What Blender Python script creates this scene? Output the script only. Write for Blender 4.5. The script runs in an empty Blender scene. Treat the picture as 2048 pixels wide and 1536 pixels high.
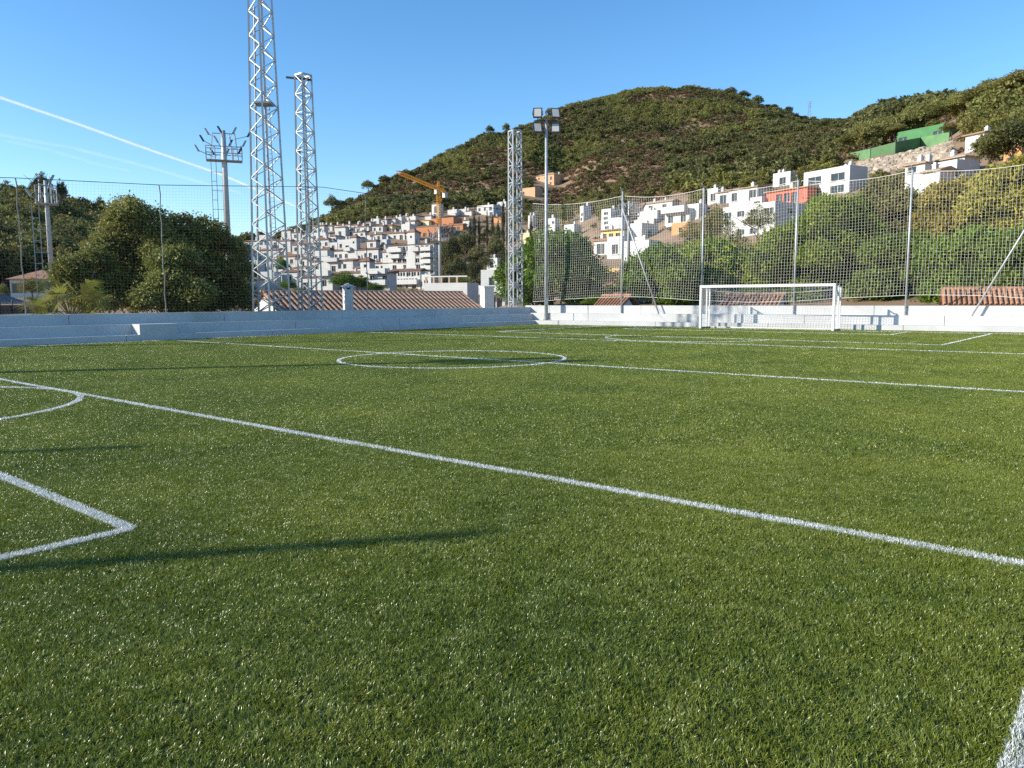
import bpy, math, random
import numpy as np
from mathutils import Matrix, Vector, noise as mnoise

# ------------------------------------------------------------------ camera
SC = bpy.context.scene
COL = SC.collection
F, CX, CY = 1539.0, 1024.0, 768.0            # focal length and centre in photo pixels
H = 1.43
PITCH, ROLL, YAW = math.radians(6.2656), math.radians(-0.2577), math.radians(39.735)
FW = np.array([-math.sin(YAW)*math.cos(PITCH), math.cos(YAW)*math.cos(PITCH), -math.sin(PITCH)])
R0 = np.array([math.cos(YAW), math.sin(YAW), 0.0])
U0 = np.cross(R0, FW)
RT = R0*math.cos(ROLL) + U0*math.sin(ROLL)
UP = U0*math.cos(ROLL) - R0*math.sin(ROLL)
cam = bpy.data.cameras.new('camera')
cam.sensor_width = 36.0
cam.lens = F/2048*36
cam.clip_start, cam.clip_end = 0.05, 200000
camo = bpy.data.objects.new('camera', cam)
COL.objects.link(camo)
camo.matrix_world = Matrix(((RT[0], UP[0], -FW[0], 0), (RT[1], UP[1], -FW[1], 0), (RT[2], UP[2], -FW[2], H), (0, 0, 0, 1)))
SC.camera = camo

# ------------------------------------------------------------------ sky, sun, exposure
SUN_AZ, SUN_EL = math.radians(217), math.radians(23)
world = bpy.data.worlds.new('World')
SC.world = world
world.use_nodes = True
wn, wl = world.node_tree.nodes, world.node_tree.links
sky = wn.new('ShaderNodeTexSky')
sky.sky_type = 'NISHITA'
sky.sun_disc = False
sky.sun_elevation, sky.sun_rotation = SUN_EL, SUN_AZ
sky.altitude, sky.air_density, sky.dust_density, sky.ozone_density = 200, 1.0, 0.25, 3.0
hsv = wn.new('ShaderNodeHueSaturation')                  # a camera's richer rendering of the same blue, over the whole sky
hsv.inputs['Saturation'].default_value = 1.22
wl.new(sky.outputs[0], hsv.inputs['Color'])
wl.new(hsv.outputs[0], wn['Background'].inputs[0])
wn['Background'].inputs[1].default_value = 0.15
sun = bpy.data.lights.new('sun', 'SUN')
sun.energy, sun.angle, sun.color = 4.4, math.radians(0.53), (1.0, 0.93, 0.80)
suno = bpy.data.objects.new('sun', sun)
COL.objects.link(suno)
SD = Vector((math.sin(SUN_AZ)*math.cos(SUN_EL), math.cos(SUN_AZ)*math.cos(SUN_EL), math.sin(SUN_EL)))
suno.rotation_euler = SD.to_track_quat('Z', 'Y').to_euler()
suno.location = (0, 0, 60)
SC.view_settings.view_transform = 'Standard'
SC.view_settings.look = 'None'
SC.view_settings.gamma = 1
SC.view_settings.use_curve_mapping = False
SC.view_settings.exposure = 0.66
SC.cycles.use_denoising = False
SC.cycles.max_bounces = 6
SC.cycles.transparent_max_bounces = 12

# ------------------------------------------------------------------ pixel geometry
def ray(x, y):
    return FW + (x-CX)/F*RT + (CY-y)/F*UP
def azt(x, y):
    d = ray(x, y)
    h = math.hypot(d[0], d[1])
    return math.atan2(d[0], d[1]), d[2]/h            # azimuth clockwise from +Y, tangent of elevation
def at_r(x, y, r):
    a, t = azt(x, y)
    return np.array([r*math.sin(a), r*math.cos(a), H + r*t])
def at_z(x, y, z):
    d = ray(x, y)
    t = (z-H)/d[2]
    return np.array([0, 0, H]) + t*d
def px_m(x, r):                                       # photo pixels per metre at column x, range r
    a, _ = azt(x, 600)
    return F/(r*math.cos(a+YAW))
rng = random.Random(7)
nrg = np.random.default_rng(11)

# ------------------------------------------------------------------ materials
MATS = {}
def mat(name, c, rough=0.7, var=0.12, scale=3.0, c2=None, bump=0.0, bscale=20.0, spec=0.3, metal=0.0, rnd=0.0, stain=0.0, coords='Object'):
    if name in MATS: return MATS[name]
    m = bpy.data.materials.new(name); m.use_nodes = True; MATS[name] = m
    n, l = m.node_tree.nodes, m.node_tree.links
    b = n['Principled BSDF']
    b.inputs['Roughness'].default_value = rough
    b.inputs['Specular IOR Level'].default_value = spec
    b.inputs['Metallic'].default_value = metal
    tc = n.new('ShaderNodeTexCoord')
    if coords == 'World':
        g = n.new('ShaderNodeNewGeometry'); src = g.outputs['Position']
    else: src = tc.outputs['Object']
    nz = n.new('ShaderNodeTexNoise'); nz.inputs['Scale'].default_value = scale; nz.inputs['Detail'].default_value = 5; nz.inputs['Roughness'].default_value = 0.65
    l.new(src, nz.inputs['Vector'])
    mx = n.new('ShaderNodeMix'); mx.data_type = 'RGBA'
    c2 = c2 or tuple(v*(1-2.2*var) for v in c)
    mr = n.new('ShaderNodeMapRange'); mr.inputs[1].default_value = 0.35; mr.inputs[2].default_value = 0.65
    l.new(nz.outputs['Fac'], mr.inputs[0]); l.new(mr.outputs[0], mx.inputs[0])
    mx.inputs[6].default_value = (*c, 1); mx.inputs[7].default_value = (*c2, 1)
    out = mx.outputs[2]
    if stain > 0:
        n2 = n.new('ShaderNodeTexNoise'); n2.inputs['Scale'].default_value = scale*0.35; n2.inputs['Detail'].default_value = 8
        mp = n.new('ShaderNodeMapping'); mp.inputs['Scale'].default_value = (1, 1, 0.25)
        l.new(src, mp.inputs[0]); l.new(mp.outputs[0], n2.inputs['Vector'])
        r2 = n.new('ShaderNodeMapRange'); r2.inputs[1].default_value = 0.55; r2.inputs[2].default_value = 0.75; r2.inputs[4].default_value = stain
        l.new(n2.outputs['Fac'], r2.inputs[0])
        m2 = n.new('ShaderNodeMix'); m2.data_type = 'RGBA'; l.new(r2.outputs[0], m2.inputs[0]); l.new(out, m2.inputs[6])
        m2.inputs[7].default_value = (c[0]*0.45, c[1]*0.42, c[2]*0.36, 1); out = m2.outputs[2]
    if rnd > 0:
        oi = n.new('ShaderNodeObjectInfo'); hs = n.new('ShaderNodeHueSaturation')
        r3 = n.new('ShaderNodeMapRange'); r3.inputs[3].default_value = 1-rnd; r3.inputs[4].default_value = 1+rnd
        l.new(oi.outputs['Random'], r3.inputs[0]); l.new(r3.outputs[0], hs.inputs['Value']); l.new(out, hs.inputs['Color']); out = hs.outputs[0]
    l.new(out, b.inputs['Base Color'])
    if bump > 0:
        n4 = n.new('ShaderNodeTexNoise'); n4.inputs['Scale'].default_value = bscale; n4.inputs['Detail'].default_value = 6
        l.new(src, n4.inputs['Vector'])
        bp = n.new('ShaderNodeBump'); bp.inputs['Strength'].default_value = bump; bp.inputs['Distance'].default_value = 0.02
        l.new(n4.outputs['Fac'], bp.inputs['Height']); l.new(bp.outputs[0], b.inputs['Normal'])
    return m

def leaf_mat(name, c1, c2, rough=0.45, trans=0.35, rnd=0.25, wscale=0.25, hue=0.02, spec=0.4):
    if name in MATS: return MATS[name]
    m = bpy.data.materials.new(name); m.use_nodes = True; MATS[name] = m
    n, l = m.node_tree.nodes, m.node_tree.links
    b = n['Principled BSDF']; b.inputs['Roughness'].default_value = rough; b.inputs['Specular IOR Level'].default_value = spec
    at = n.new('ShaderNodeAttribute'); at.attribute_name = 'tint'
    mx = n.new('ShaderNodeMix'); mx.data_type = 'RGBA'
    mx.inputs[6].default_value = (*c1, 1); mx.inputs[7].default_value = (*c2, 1)
    g = n.new('ShaderNodeNewGeometry')
    nz = n.new('ShaderNodeTexNoise'); nz.inputs['Scale'].default_value = wscale; nz.inputs['Detail'].default_value = 3
    l.new(g.outputs['Position'], nz.inputs['Vector'])
    ma = n.new('ShaderNodeMath'); ma.operation = 'MULTIPLY_ADD'; ma.inputs[1].default_value = 0.6
    mb = n.new('ShaderNodeMath'); mb.operation = 'MULTIPLY_ADD'; mb.inputs[1].default_value = 1.6; mb.inputs[2].default_value = -0.6
    l.new(nz.outputs['Fac'], mb.inputs[0]); l.new(at.outputs['Fac'], ma.inputs[0]); l.new(mb.outputs[0], ma.inputs[2])
    ma.use_clamp = True
    l.new(ma.outputs[0], mx.inputs[0])
    oi = n.new('ShaderNodeObjectInfo'); hs = n.new('ShaderNodeHueSaturation')
    r3 = n.new('ShaderNodeMapRange'); r3.inputs[3].default_value = 1-rnd; r3.inputs[4].default_value = 1+rnd
    l.new(oi.outputs['Random'], r3.inputs[0]); l.new(r3.outputs[0], hs.inputs['Value'])
    wh = n.new('ShaderNodeTexWhiteNoise'); wh.noise_dimensions = '1D'; l.new(oi.outputs['Random'], wh.inputs['W'])
    r4 = n.new('ShaderNodeMapRange'); r4.inputs[3].default_value = 0.5-hue; r4.inputs[4].default_value = 0.5+hue
    l.new(wh.outputs[0], r4.inputs[0]); l.new(r4.outputs[0], hs.inputs['Hue'])
    l.new(mx.outputs[2], hs.inputs['Color']); l.new(hs.outputs[0], b.inputs['Base Color'])
    tr = n.new('ShaderNodeBsdfTranslucent'); l.new(hs.outputs[0], tr.inputs['Color'])
    ms = n.new('ShaderNodeMixShader'); ms.inputs[0].default_value = trans
    l.new(b.outputs[0], ms.inputs[1]); l.new(tr.outputs[0], ms.inputs[2]); l.new(ms.outputs[0], n['Material Output'].inputs['Surface'])
    return m

# ------------------------------------------------------------------ mesh helpers
class MB:
    def __init__(s): s.v, s.f, s.m = [], [], []
    def quad(s, a, b, c, d, mi=0):
        k = len(s.v); s.v += [tuple(a), tuple(b), tuple(c), tuple(d)]; s.f.append((k, k+1, k+2, k+3)); s.m.append(mi)
    def tri(s, a, b, c, mi=0):
        k = len(s.v); s.v += [tuple(a), tuple(b), tuple(c)]; s.f.append((k, k+1, k+2)); s.m.append(mi)
    def hexa(s, p, mi=0):                              # 8 points: bottom 4 ccw, top 4 ccw
        k = len(s.v); s.v += [tuple(q) for q in p]
        for f in ((3, 2, 1, 0), (4, 5, 6, 7), (0, 1, 5, 4), (1, 2, 6, 5), (2, 3, 7, 6), (3, 0, 4, 7)):
            s.f.append(tuple(k+i for i in f)); s.m.append(mi)
    def box(s, x0, x1, y0, y1, z0, z1, mi=0):
        s.hexa([(x0, y0, z0), (x1, y0, z0), (x1, y1, z0), (x0, y1, z0), (x0, y0, z1), (x1, y0, z1), (x1, y1, z1), (x0, y1, z1)], mi)
    def tube(s, pts, rad, n=8, mi=0, cap=True):
        rings = []
        for i, p in enumerate(pts):
            p = np.array(p, float)
            a = np.array(pts[max(i-1, 0)], float); b = np.array(pts[min(i+1, len(pts)-1)], float)
            d = b-a; d /= (np.linalg.norm(d)+1e-12)
            u = np.cross(d, (0, 0, 1) if abs(d[2]) < 0.9 else (1, 0, 0)); u /= np.linalg.norm(u); w = np.cross(d, u)
            r = rad[i] if hasattr(rad, '__len__') else rad
            k = len(s.v); rings.append(k)
            s.v += [tuple(p + r*(math.cos(2*math.pi*j/n)*u + math.sin(2*math.pi*j/n)*w)) for j in range(n)]
        for a, b in zip(rings, rings[1:]):
            for j in range(n):
                s.f.append((a+j, a+(j+1) % n, b+(j+1) % n, b+j)); s.m.append(mi)
        if cap:
            s.f.append(tuple(rings[0]+j for j in range(n))[::-1]); s.m.append(mi)
            s.f.append(tuple(rings[-1]+j for j in range(n))); s.m.append(mi)
    def mesh(s, name, mats):
        me = bpy.data.meshes.new(name); me.from_pydata(s.v, [], s.f)
        for m in (mats if isinstance(mats, (list, tuple)) else [mats]): me.materials.append(m)
        if any(s.m): me.polygons.foreach_set('material_index', s.m)
        me.update(); return me
    def build(s, name, mats, parent=None, loc=None):
        return obj(name, s.mesh(name, mats), parent, loc)

def obj(name, me, parent=None, loc=None):
    o = bpy.data.objects.new(name, me); COL.objects.link(o)
    if parent is not None: o.parent = parent
    if loc is not None: o.location = loc
    return o
def smooth(o):
    o.data.polygons.foreach_set('use_smooth', [True]*len(o.data.polygons)); return o
def tag(o, label, cat, group=None):
    o['label'] = label; o['category'] = cat
    if group: o['group'] = group
    return o
def struct(o): o['kind'] = 'structure'; return o
def stuff(o, label=None, cat=None):
    o['kind'] = 'stuff'
    if label: o['label'] = label
    if cat: o['category'] = cat
    return o
def thing(name, label, cat, loc=(0, 0, 0), rz=0.0, group=None):
    o = bpy.data.objects.new(name, None); COL.objects.link(o); o.empty_display_size = 0.3
    o.location = tuple(loc); o.rotation_euler = (0, 0, rz)
    return tag(o, label, cat, group)
UNIT = {}
def bar(name, p0, p1, w, m, parent, h=None):           # one straight member sharing a unit mesh
    if m.name not in UNIT:
        b = MB(); b.box(-.5, .5, -.5, .5, 0, 1); UNIT[m.name] = b.mesh('member', m)
    o = obj(name, UNIT[m.name], parent)
    p0, p1 = Vector(p0), Vector(p1); d = p1-p0
    o.matrix_local = Matrix.Translation(p0) @ d.to_track_quat('Z', 'Y').to_matrix().to_4x4() @ Matrix.Diagonal((w, h or w, d.length, 1))
    return o
def np_mesh(name, V, Fq, m, tint=None):
    me = bpy.data.meshes.new(name)
    V = np.asarray(V, np.float32); Fq = np.asarray(Fq, np.int32); k = Fq.shape[1]
    me.vertices.add(len(V)); me.vertices.foreach_set('co', V.ravel())
    me.loops.add(Fq.size); me.loops.foreach_set('vertex_index', Fq.ravel())
    me.polygons.add(len(Fq)); me.polygons.foreach_set('loop_start', np.arange(0, Fq.size, k, dtype=np.int32))
    me.polygons.foreach_set('loop_total', np.full(len(Fq), k, np.int32))
    if tint is not None:
        at = me.attributes.new('tint', 'FLOAT', 'POINT'); at.data.foreach_set('value', np.asarray(tint, np.float32))
    me.materials.append(m); me.update(calc_edges=True); me.validate(); return me
ORD = ['leftmost', 'second', 'third', 'fourth', 'fifth', 'sixth', 'seventh', 'eighth', 'ninth', 'tenth', 'eleventh', 'twelfth', 'thirteenth',
       'fourteenth', 'fifteenth', 'sixteenth', 'seventeenth', 'eighteenth', 'nineteenth', 'twentieth', 'twenty-first', 'twenty-second', 'twenty-third', 'twenty-fourth',
       'twenty-fifth', 'twenty-sixth', 'twenty-seventh', 'twenty-eighth', 'twenty-ninth', 'thirtieth']
def nth(i): return ORD[i] if i == 0 else ORD[i] + ' from left'

M_white = mat('white_plaster', (0.66, 0.65, 0.62), 0.85, 0.05, 0.6, bump=0.1, bscale=8, stain=0.25)
M_white2 = mat('whitewash', (0.57, 0.565, 0.54), 0.9, 0.05, 0.4, stain=0.25)
M_wall = mat('white_painted_concrete', (0.56, 0.56, 0.545), 0.8, 0.07, 0.8, bump=0.05, bscale=9, stain=0.42, coords='World')
M_galv = mat('galvanised_steel', (0.50, 0.51, 0.50), 0.45, 0.12, 6, spec=0.5, metal=0.25)
M_galvd = mat('weathered_steel_tube', (0.42, 0.44, 0.44), 0.5, 0.15, 5, spec=0.5, metal=0.3)
M_paint = mat('white_paint', (0.66, 0.66, 0.64), 0.4, 0.05, 4, spec=0.5)
M_cable = mat('dark_cable', (0.10, 0.11, 0.12), 0.6, 0.1, 4)
M_dark = mat('dark_metal', (0.06, 0.065, 0.07), 0.5, 0.1, 4)
M_glass = mat('window_glass', (0.035, 0.045, 0.055), 0.15, 0.2, 2, spec=0.6)
M_tile = mat('brown_roof_tile', (0.30, 0.155, 0.095), 0.9, 0.2, 2.5, c2=(0.17, 0.10, 0.07), bump=0.4, bscale=6, rnd=0.2)
M_tile2 = mat('terracotta_tile', (0.48, 0.25, 0.14), 0.9, 0.2, 3.0, c2=(0.30, 0.16, 0.10), bump=0.3, bscale=20, rnd=0.12)
M_tile3 = mat('sandy_roof_tile', (0.52, 0.36, 0.24), 0.9, 0.15, 3.0, rnd=0.12)
M_brick = mat('orange_brick', (0.50, 0.22, 0.11), 0.9, 0.12, 2.0, bump=0.3)
M_trunk = mat('bark', (0.11, 0.08, 0.055), 0.95, 0.2, 8, bump=0.6, bscale=15)
M_earth = mat('orange_earth', (0.42, 0.25, 0.14), 0.95, 0.2, 0.5, c2=(0.30, 0.19, 0.11), bump=0.6, bscale=2)

# ------------------------------------------------------------------ layout of the walls (base lines, measured on the turf)
def LWX(y): return -28.15 + (y-8)*0.0335               # left bench wall, foot of the lowest step
def RWY(x): return 34.9 + (x+27)*0.096                 # bench wall behind the goal
CORN_Y = RWY(LWX(34.8)); CORN_X = LWX(CORN_Y)
def wall_r(a):                                         # distance from the camera to a wall foot along azimuth a
    s, c = math.sin(a), math.cos(a); best = 70.0
    den = s - 0.0335*c
    if den < -1e-6:
        r = (-28.15-8*0.0335)/den
        if 0 < r < best and r*c < CORN_Y+0.1: best = r
    den = c - 0.096*s
    if den > 1e-6:
        r = (34.9+27*0.096)/den
        if 0 < r < best and r*s > CORN_X-0.1: best = r
    return best

# ------------------------------------------------------------------ terrain: profiles of the land along lines of sight (range m, photo row)
PROF = {
 -900: [(60, 612), (110, 600), (200, 497), (280, 445), (500, 455), (900, 525)],
 0:    [(60, 613), (100, 606), (128, 592), (180, 511), (250, 430), (300, 432), (420, 472), (900, 552)],
 90:   [(60, 613), (100, 606), (128, 592), (180, 510), (250, 430), (300, 435), (420, 480), (900, 560)],
 180:  [(60, 613), (105, 604), (135, 590), (190, 513), (250, 454), (300, 466), (420, 496), (900, 566)],
 260:  [(60, 613), (110, 603), (140, 590), (190, 530), (250, 482), (300, 490), (420, 520), (900, 565)],
 360:  [(60, 613), (115, 602), (145, 592), (190, 556), (250, 517), (300, 522), (420, 532), (900, 562)],
 450:  [(60, 620), (120, 603), (170, 595), (230, 560), (300, 512), (340, 500), (420, 510), (900, 550)],
 520:  [(60, 640), (120, 605), (170, 594), (230, 555), (300, 500), (345, 485), (420, 490), (900, 540)],
 600:  [(60, 650), (120, 606), (170, 592), (230, 550), (300, 495), (345, 472), (400, 468), (480, 470), (900, 530)],
 650:  [(60, 650), (120, 606), (170, 591), (230, 545), (300, 488), (350, 458), (400, 452), (470, 446), (600, 460), (900, 500)],
 700:  [(60, 650), (120, 606), (170, 591), (230, 545), (300, 482), (350, 448), (400, 440), (520, 408), (640, 420), (900, 470)],
 800:  [(60, 650), (120, 606), (170, 591), (230, 542), (300, 475), (350, 434), (400, 424), (600, 358), (720, 372), (1000, 430)],
 900:  [(60, 650), (120, 606), (170, 591), (230, 545), (300, 470), (345, 424), (400, 412), (640, 318), (760, 330), (1000, 400)],
 980:  [(60, 650), (120, 606), (170, 592), (230, 550), (300, 470), (345, 414), (400, 405), (680, 278), (800, 290), (1000, 380)],
 1060: [(55, 612), (90, 600), (150, 585), (220, 520), (290, 450), (340, 420), (420, 385), (500, 350), (700, 252), (820, 260), (1000, 340)],
 1120: [(55, 608), (80, 600), (130, 565), (200, 480), (270, 440), (330, 420), (420, 385), (470, 370), (560, 335), (740, 226), (860, 240), (1000, 320)],
 1200: [(52, 606), (70, 590), (100, 540), (160, 470), (230, 432), (300, 418), (420, 352), (480, 330), (600, 300), (760, 203), (880, 215), (1000, 300)],
 1280: [(50, 606), (65, 590), (95, 540), (140, 480), (190, 432), (250, 408), (400, 345), (500, 303), (600, 285), (780, 180), (900, 190), (1000, 290)],
 1360: [(50, 606), (65, 588), (85, 550), (120, 480), (170, 420), (220, 395), (400, 345), (520, 305), (620, 275), (790, 174), (900, 185), (1000, 290)],
 1440: [(50, 606), (62, 588), (85, 535), (115, 470), (150, 405), (190, 380), (300, 365), (500, 300), (620, 265), (790, 192), (900, 205), (1000, 300)],
 1520: [(50, 606), (60, 588), (80, 530), (105, 470), (135, 400), (165, 380), (230, 365), (480, 290), (600, 258), (780, 222), (900, 235), (1000, 310)],
 1600: [(48, 606), (58, 588), (75, 530), (100, 465), (128, 400), (155, 375), (200, 350), (450, 285), (600, 262), (760, 248), (900, 250), (1000, 320)],
 1680: [(48, 606), (56, 588), (72, 520), (95, 455), (120, 395), (145, 350), (185, 325), (250, 300), (450, 270), (700, 256), (900, 262), (1000, 330)],
 1760: [(48, 606), (55, 588), (70, 510), (90, 440), (112, 390), (140, 335), (172, 310), (190, 302), (260, 275), (500, 232), (800, 226), (1000, 300)],
 1850: [(47, 606), (54, 585), (68, 500), (86, 420), (105, 380), (130, 320), (165, 300), (190, 296), (230, 254), (300, 239), (600, 220), (800, 217), (1000, 304)],
 1950: [(46, 606), (52, 585), (66, 490), (82, 410), (100, 350), (125, 290), (155, 267), (190, 236), (230, 218), (300, 223), (600, 228), (1000, 318)],
 2048: [(46, 606), (52, 585), (65, 480), (80, 400), (98, 340), (120, 280), (150, 254), (185, 212), (230, 198), (300, 205), (600, 230), (1000, 330)],
 2900: [(46, 606), (52, 585), (65, 470), (80, 390), (98, 320), (120, 260), (150, 224), (185, 197), (230, 190), (300, 200), (600, 230), (1000, 330)],
}
_az, _cols = [], []
RS = np.array([45, 48, 50, 52, 55, 58, 62, 66, 70, 76, 82, 88, 95, 102, 110, 118, 126, 135, 145, 155, 165, 175, 187, 200, 215, 230, 245, 260, 280, 300, 320, 345, 370, 400, 430, 465, 500,
               540, 580, 620, 660, 700, 740, 780, 820, 870, 930, 1000, 1400, 2500, 6000.])
for x in sorted(PROF):
    a, _ = azt(x, 600)
    rr = [q[0] for q in PROF[x]]; zz = [H + q[0]*azt(x, q[1])[1] for q in PROF[x]]
    rr = [44] + rr + [1600, 6000]; zz = [zz[0]-0.2] + zz + [60, 20]
    _az.append(a); _cols.append(np.interp(RS, rr, zz))
_az = np.array(_az); _cols = np.array(_cols)
flat = np.interp(RS, [45, 200, 6000], [-0.6, -2, 0])
AZ = np.concatenate([[_az[0]-1.9, _az[0]-0.9], _az, [_az[-1]+0.9, _az[-1]+1.9]])
ZC = np.vstack([flat, (flat+_cols[0])/2, _cols, (flat+_cols[-1])/2, flat])
def T0(a, r):
    a = min(max(a, AZ[0]), AZ[-1])
    i = min(max(int(np.searchsorted(AZ, a))-1, 0), len(AZ)-2)
    t = (a-AZ[i])/(AZ[i+1]-AZ[i]); t = t*t*(3-2*t)*0.5 + t*0.5
    return float(np.interp(r, RS, ZC[i]))*(1-t) + float(np.interp(r, RS, ZC[i+1]))*t
def T(a, r):
    z = T0(a, r)
    if r > 90:
        k = min(1, (r-90)/300)
        x, y = r*math.sin(a), r*math.cos(a)
        z += k*(mnoise.noise((x/60, y/60, 3.1))*6 + mnoise.noise((x/22, y/22, 9.1))*2.2) * (1 if r > 380 else 0.35)
    rw = wall_r(a)+1.9
    if rw < 60:
        if r < rw: return -0.6
        if r < 60:                                     # level shelf just behind the walls
            t = (r-rw)/(60-rw); t = t*t
            z = (0.45)*(1-t) + T0(a, 60)*t
    elif r < 45: return -0.6
    return z
def hit(x, y, r0=48, r1=980):                          # first land met along the sight line through a photo pixel
    a, t = azt(x, y); r = r0
    while r < r1:
        if T(a, r) >= H + r*t: return r
        r += 1.5 + r*0.004
    return None

rs = np.concatenate([[2, 12, 22], np.arange(27, 60, 1.0), np.geomspace(60, 1000, 90), [1150, 1400, 1800, 2500, 4000, 6000]])
azs = np.concatenate([np.arange(-math.pi-YAW, -YAW-0.72, 0.05), np.arange(-YAW-0.72, -YAW+0.72, 0.006), np.arange(-YAW+0.72, math.pi-YAW, 0.05)])
V = []
for a in azs:
    for r in rs:
        V.append((r*math.sin(a), r*math.cos(a), T(a, r)))
nr, na = len(rs), len(azs); Fq = []
for i in range(na):
    j = (i+1) % na
    for k in range(nr-1): Fq.append((i*nr+k, i*nr+k+1, j*nr+k+1, j*nr+k))
M_land = mat('scrubland', (0.33, 0.215, 0.135), 0.95, 0.2, 0.05, c2=(0.20, 0.14, 0.085), bump=0.5, bscale=0.6, coords='World')
o = obj('terrain', np_mesh('terrain', V, [f[::-1] for f in Fq], M_land)); struct(smooth(o))

# ------------------------------------------------------------------ pitch
M_infill = mat('turf_backing', (0.035, 0.06, 0.016), 0.9, 0.2, 1.2, coords='World')
b = MB(); b.quad((-31, -14, 0), (12, -14, 0), (12, 40, 0), (-31, 40, 0)); struct(b.build('pitch', M_infill))

def blade_arrays(n, xy, length, width, lean, seed, comb=None):
    g = np.random.default_rng(seed)
    ang = g.uniform(0, 2*math.pi, n); L = length*g.uniform(0.65, 1.25, n); W = width*g.uniform(0.7, 1.3, n)
    ln = np.abs(g.normal(0, lean, n)); la = g.uniform(0, 2*math.pi, n)
    dx, dy = np.cos(la)*ln, np.sin(la)*ln
    if comb is not None: dx = dx + comb[:, 0]; dy = dy + comb[:, 1]
    wv = np.stack([np.cos(ang), np.sin(ang), np.zeros(n)], 1)*W[:, None]/2
    base = np.concatenate([xy, np.full((n, 1), 0.001)], 1)
    d1 = np.stack([dx*0.6, dy*0.6, np.ones(n)], 1); d1 /= np.linalg.norm(d1, axis=1)[:, None]
    d2 = np.stack([dx*1.8, dy*1.8, np.full(n, 0.8)], 1); d2 /= np.linalg.norm(d2, axis=1)[:, None]
    mid = base + d1*L[:, None]*0.55; tip = mid + d2*L[:, None]*0.5
    V = np.stack([base-wv, base+wv, mid+wv*0.9, mid-wv*0.9, tip+wv*0.45, tip-wv*0.45], 1).reshape(-1, 3)
    k = np.arange(n)[:, None]*6
    Fq = np.concatenate([k+np.array([[0, 1, 2, 3]]), k+np.array([[3, 2, 4, 5]])], 1).reshape(-1, 4)
    t = g.random(n); tint = np.repeat(t, 6)
    return V, Fq, tint
def grass_mat(name, c1, c2, white=False):
    m = bpy.data.materials.new(name); m.use_nodes = True; MATS[name] = m
    n, l = m.node_tree.nodes, m.node_tree.links
    b = n['Principled BSDF']; b.inputs['Roughness'].default_value = 0.32; b.inputs['Specular IOR Level'].default_value = 0.6
    at = n.new('ShaderNodeAttribute'); at.attribute_name = 'tint'
    g = n.new('ShaderNodeNewGeometry')
    nz = n.new('ShaderNodeTexNoise'); nz.inputs['Scale'].default_value = 0.55; nz.inputs['Detail'].default_value = 4; nz.inputs['Roughness'].default_value = 0.6
    l.new(g.outputs['Position'], nz.inputs['Vector'])
    ad = n.new('ShaderNodeMath'); ad.operation = 'MULTIPLY_ADD'; ad.inputs[1].default_value = 0.55
    mb = n.new('ShaderNodeMath'); mb.operation = 'MULTIPLY_ADD'; mb.inputs[1].default_value = 1.5; mb.inputs[2].default_value = -0.52
    l.new(nz.outputs['Fac'], mb.inputs[0]); l.new(at.outputs['Fac'], ad.inputs[0]); l.new(mb.outputs[0], ad.inputs[2]); ad.use_clamp = True
    mx = n.new('ShaderNodeMix'); mx.data_type = 'RGBA'; mx.inputs[6].default_value = (*c1, 1); mx.inputs[7].default_value = (*c2, 1)
    l.new(ad.outputs[0], mx.inputs[0]); l.new(mx.outputs[2], b.inputs['Base Color'])
    tr = n.new('ShaderNodeBsdfTranslucent'); l.new(mx.outputs[2], tr.inputs['Color'])
    ms = n.new('ShaderNodeMixShader'); ms.inputs[0].default_value = 0.25
    l.new(b.outputs[0], ms.inputs[1]); l.new(tr.outputs[0], ms.inputs[2]); l.new(ms.outputs[0], n['Material Output'].inputs['Surface'])
    return m
M_grass = grass_mat('turf_fibre', (0.088, 0.140, 0.014), (0.30, 0.335, 0.048))
M_line = grass_mat('white_turf_fibre', (0.68, 0.71, 0.71), (0.84, 0.85, 0.83))

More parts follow.
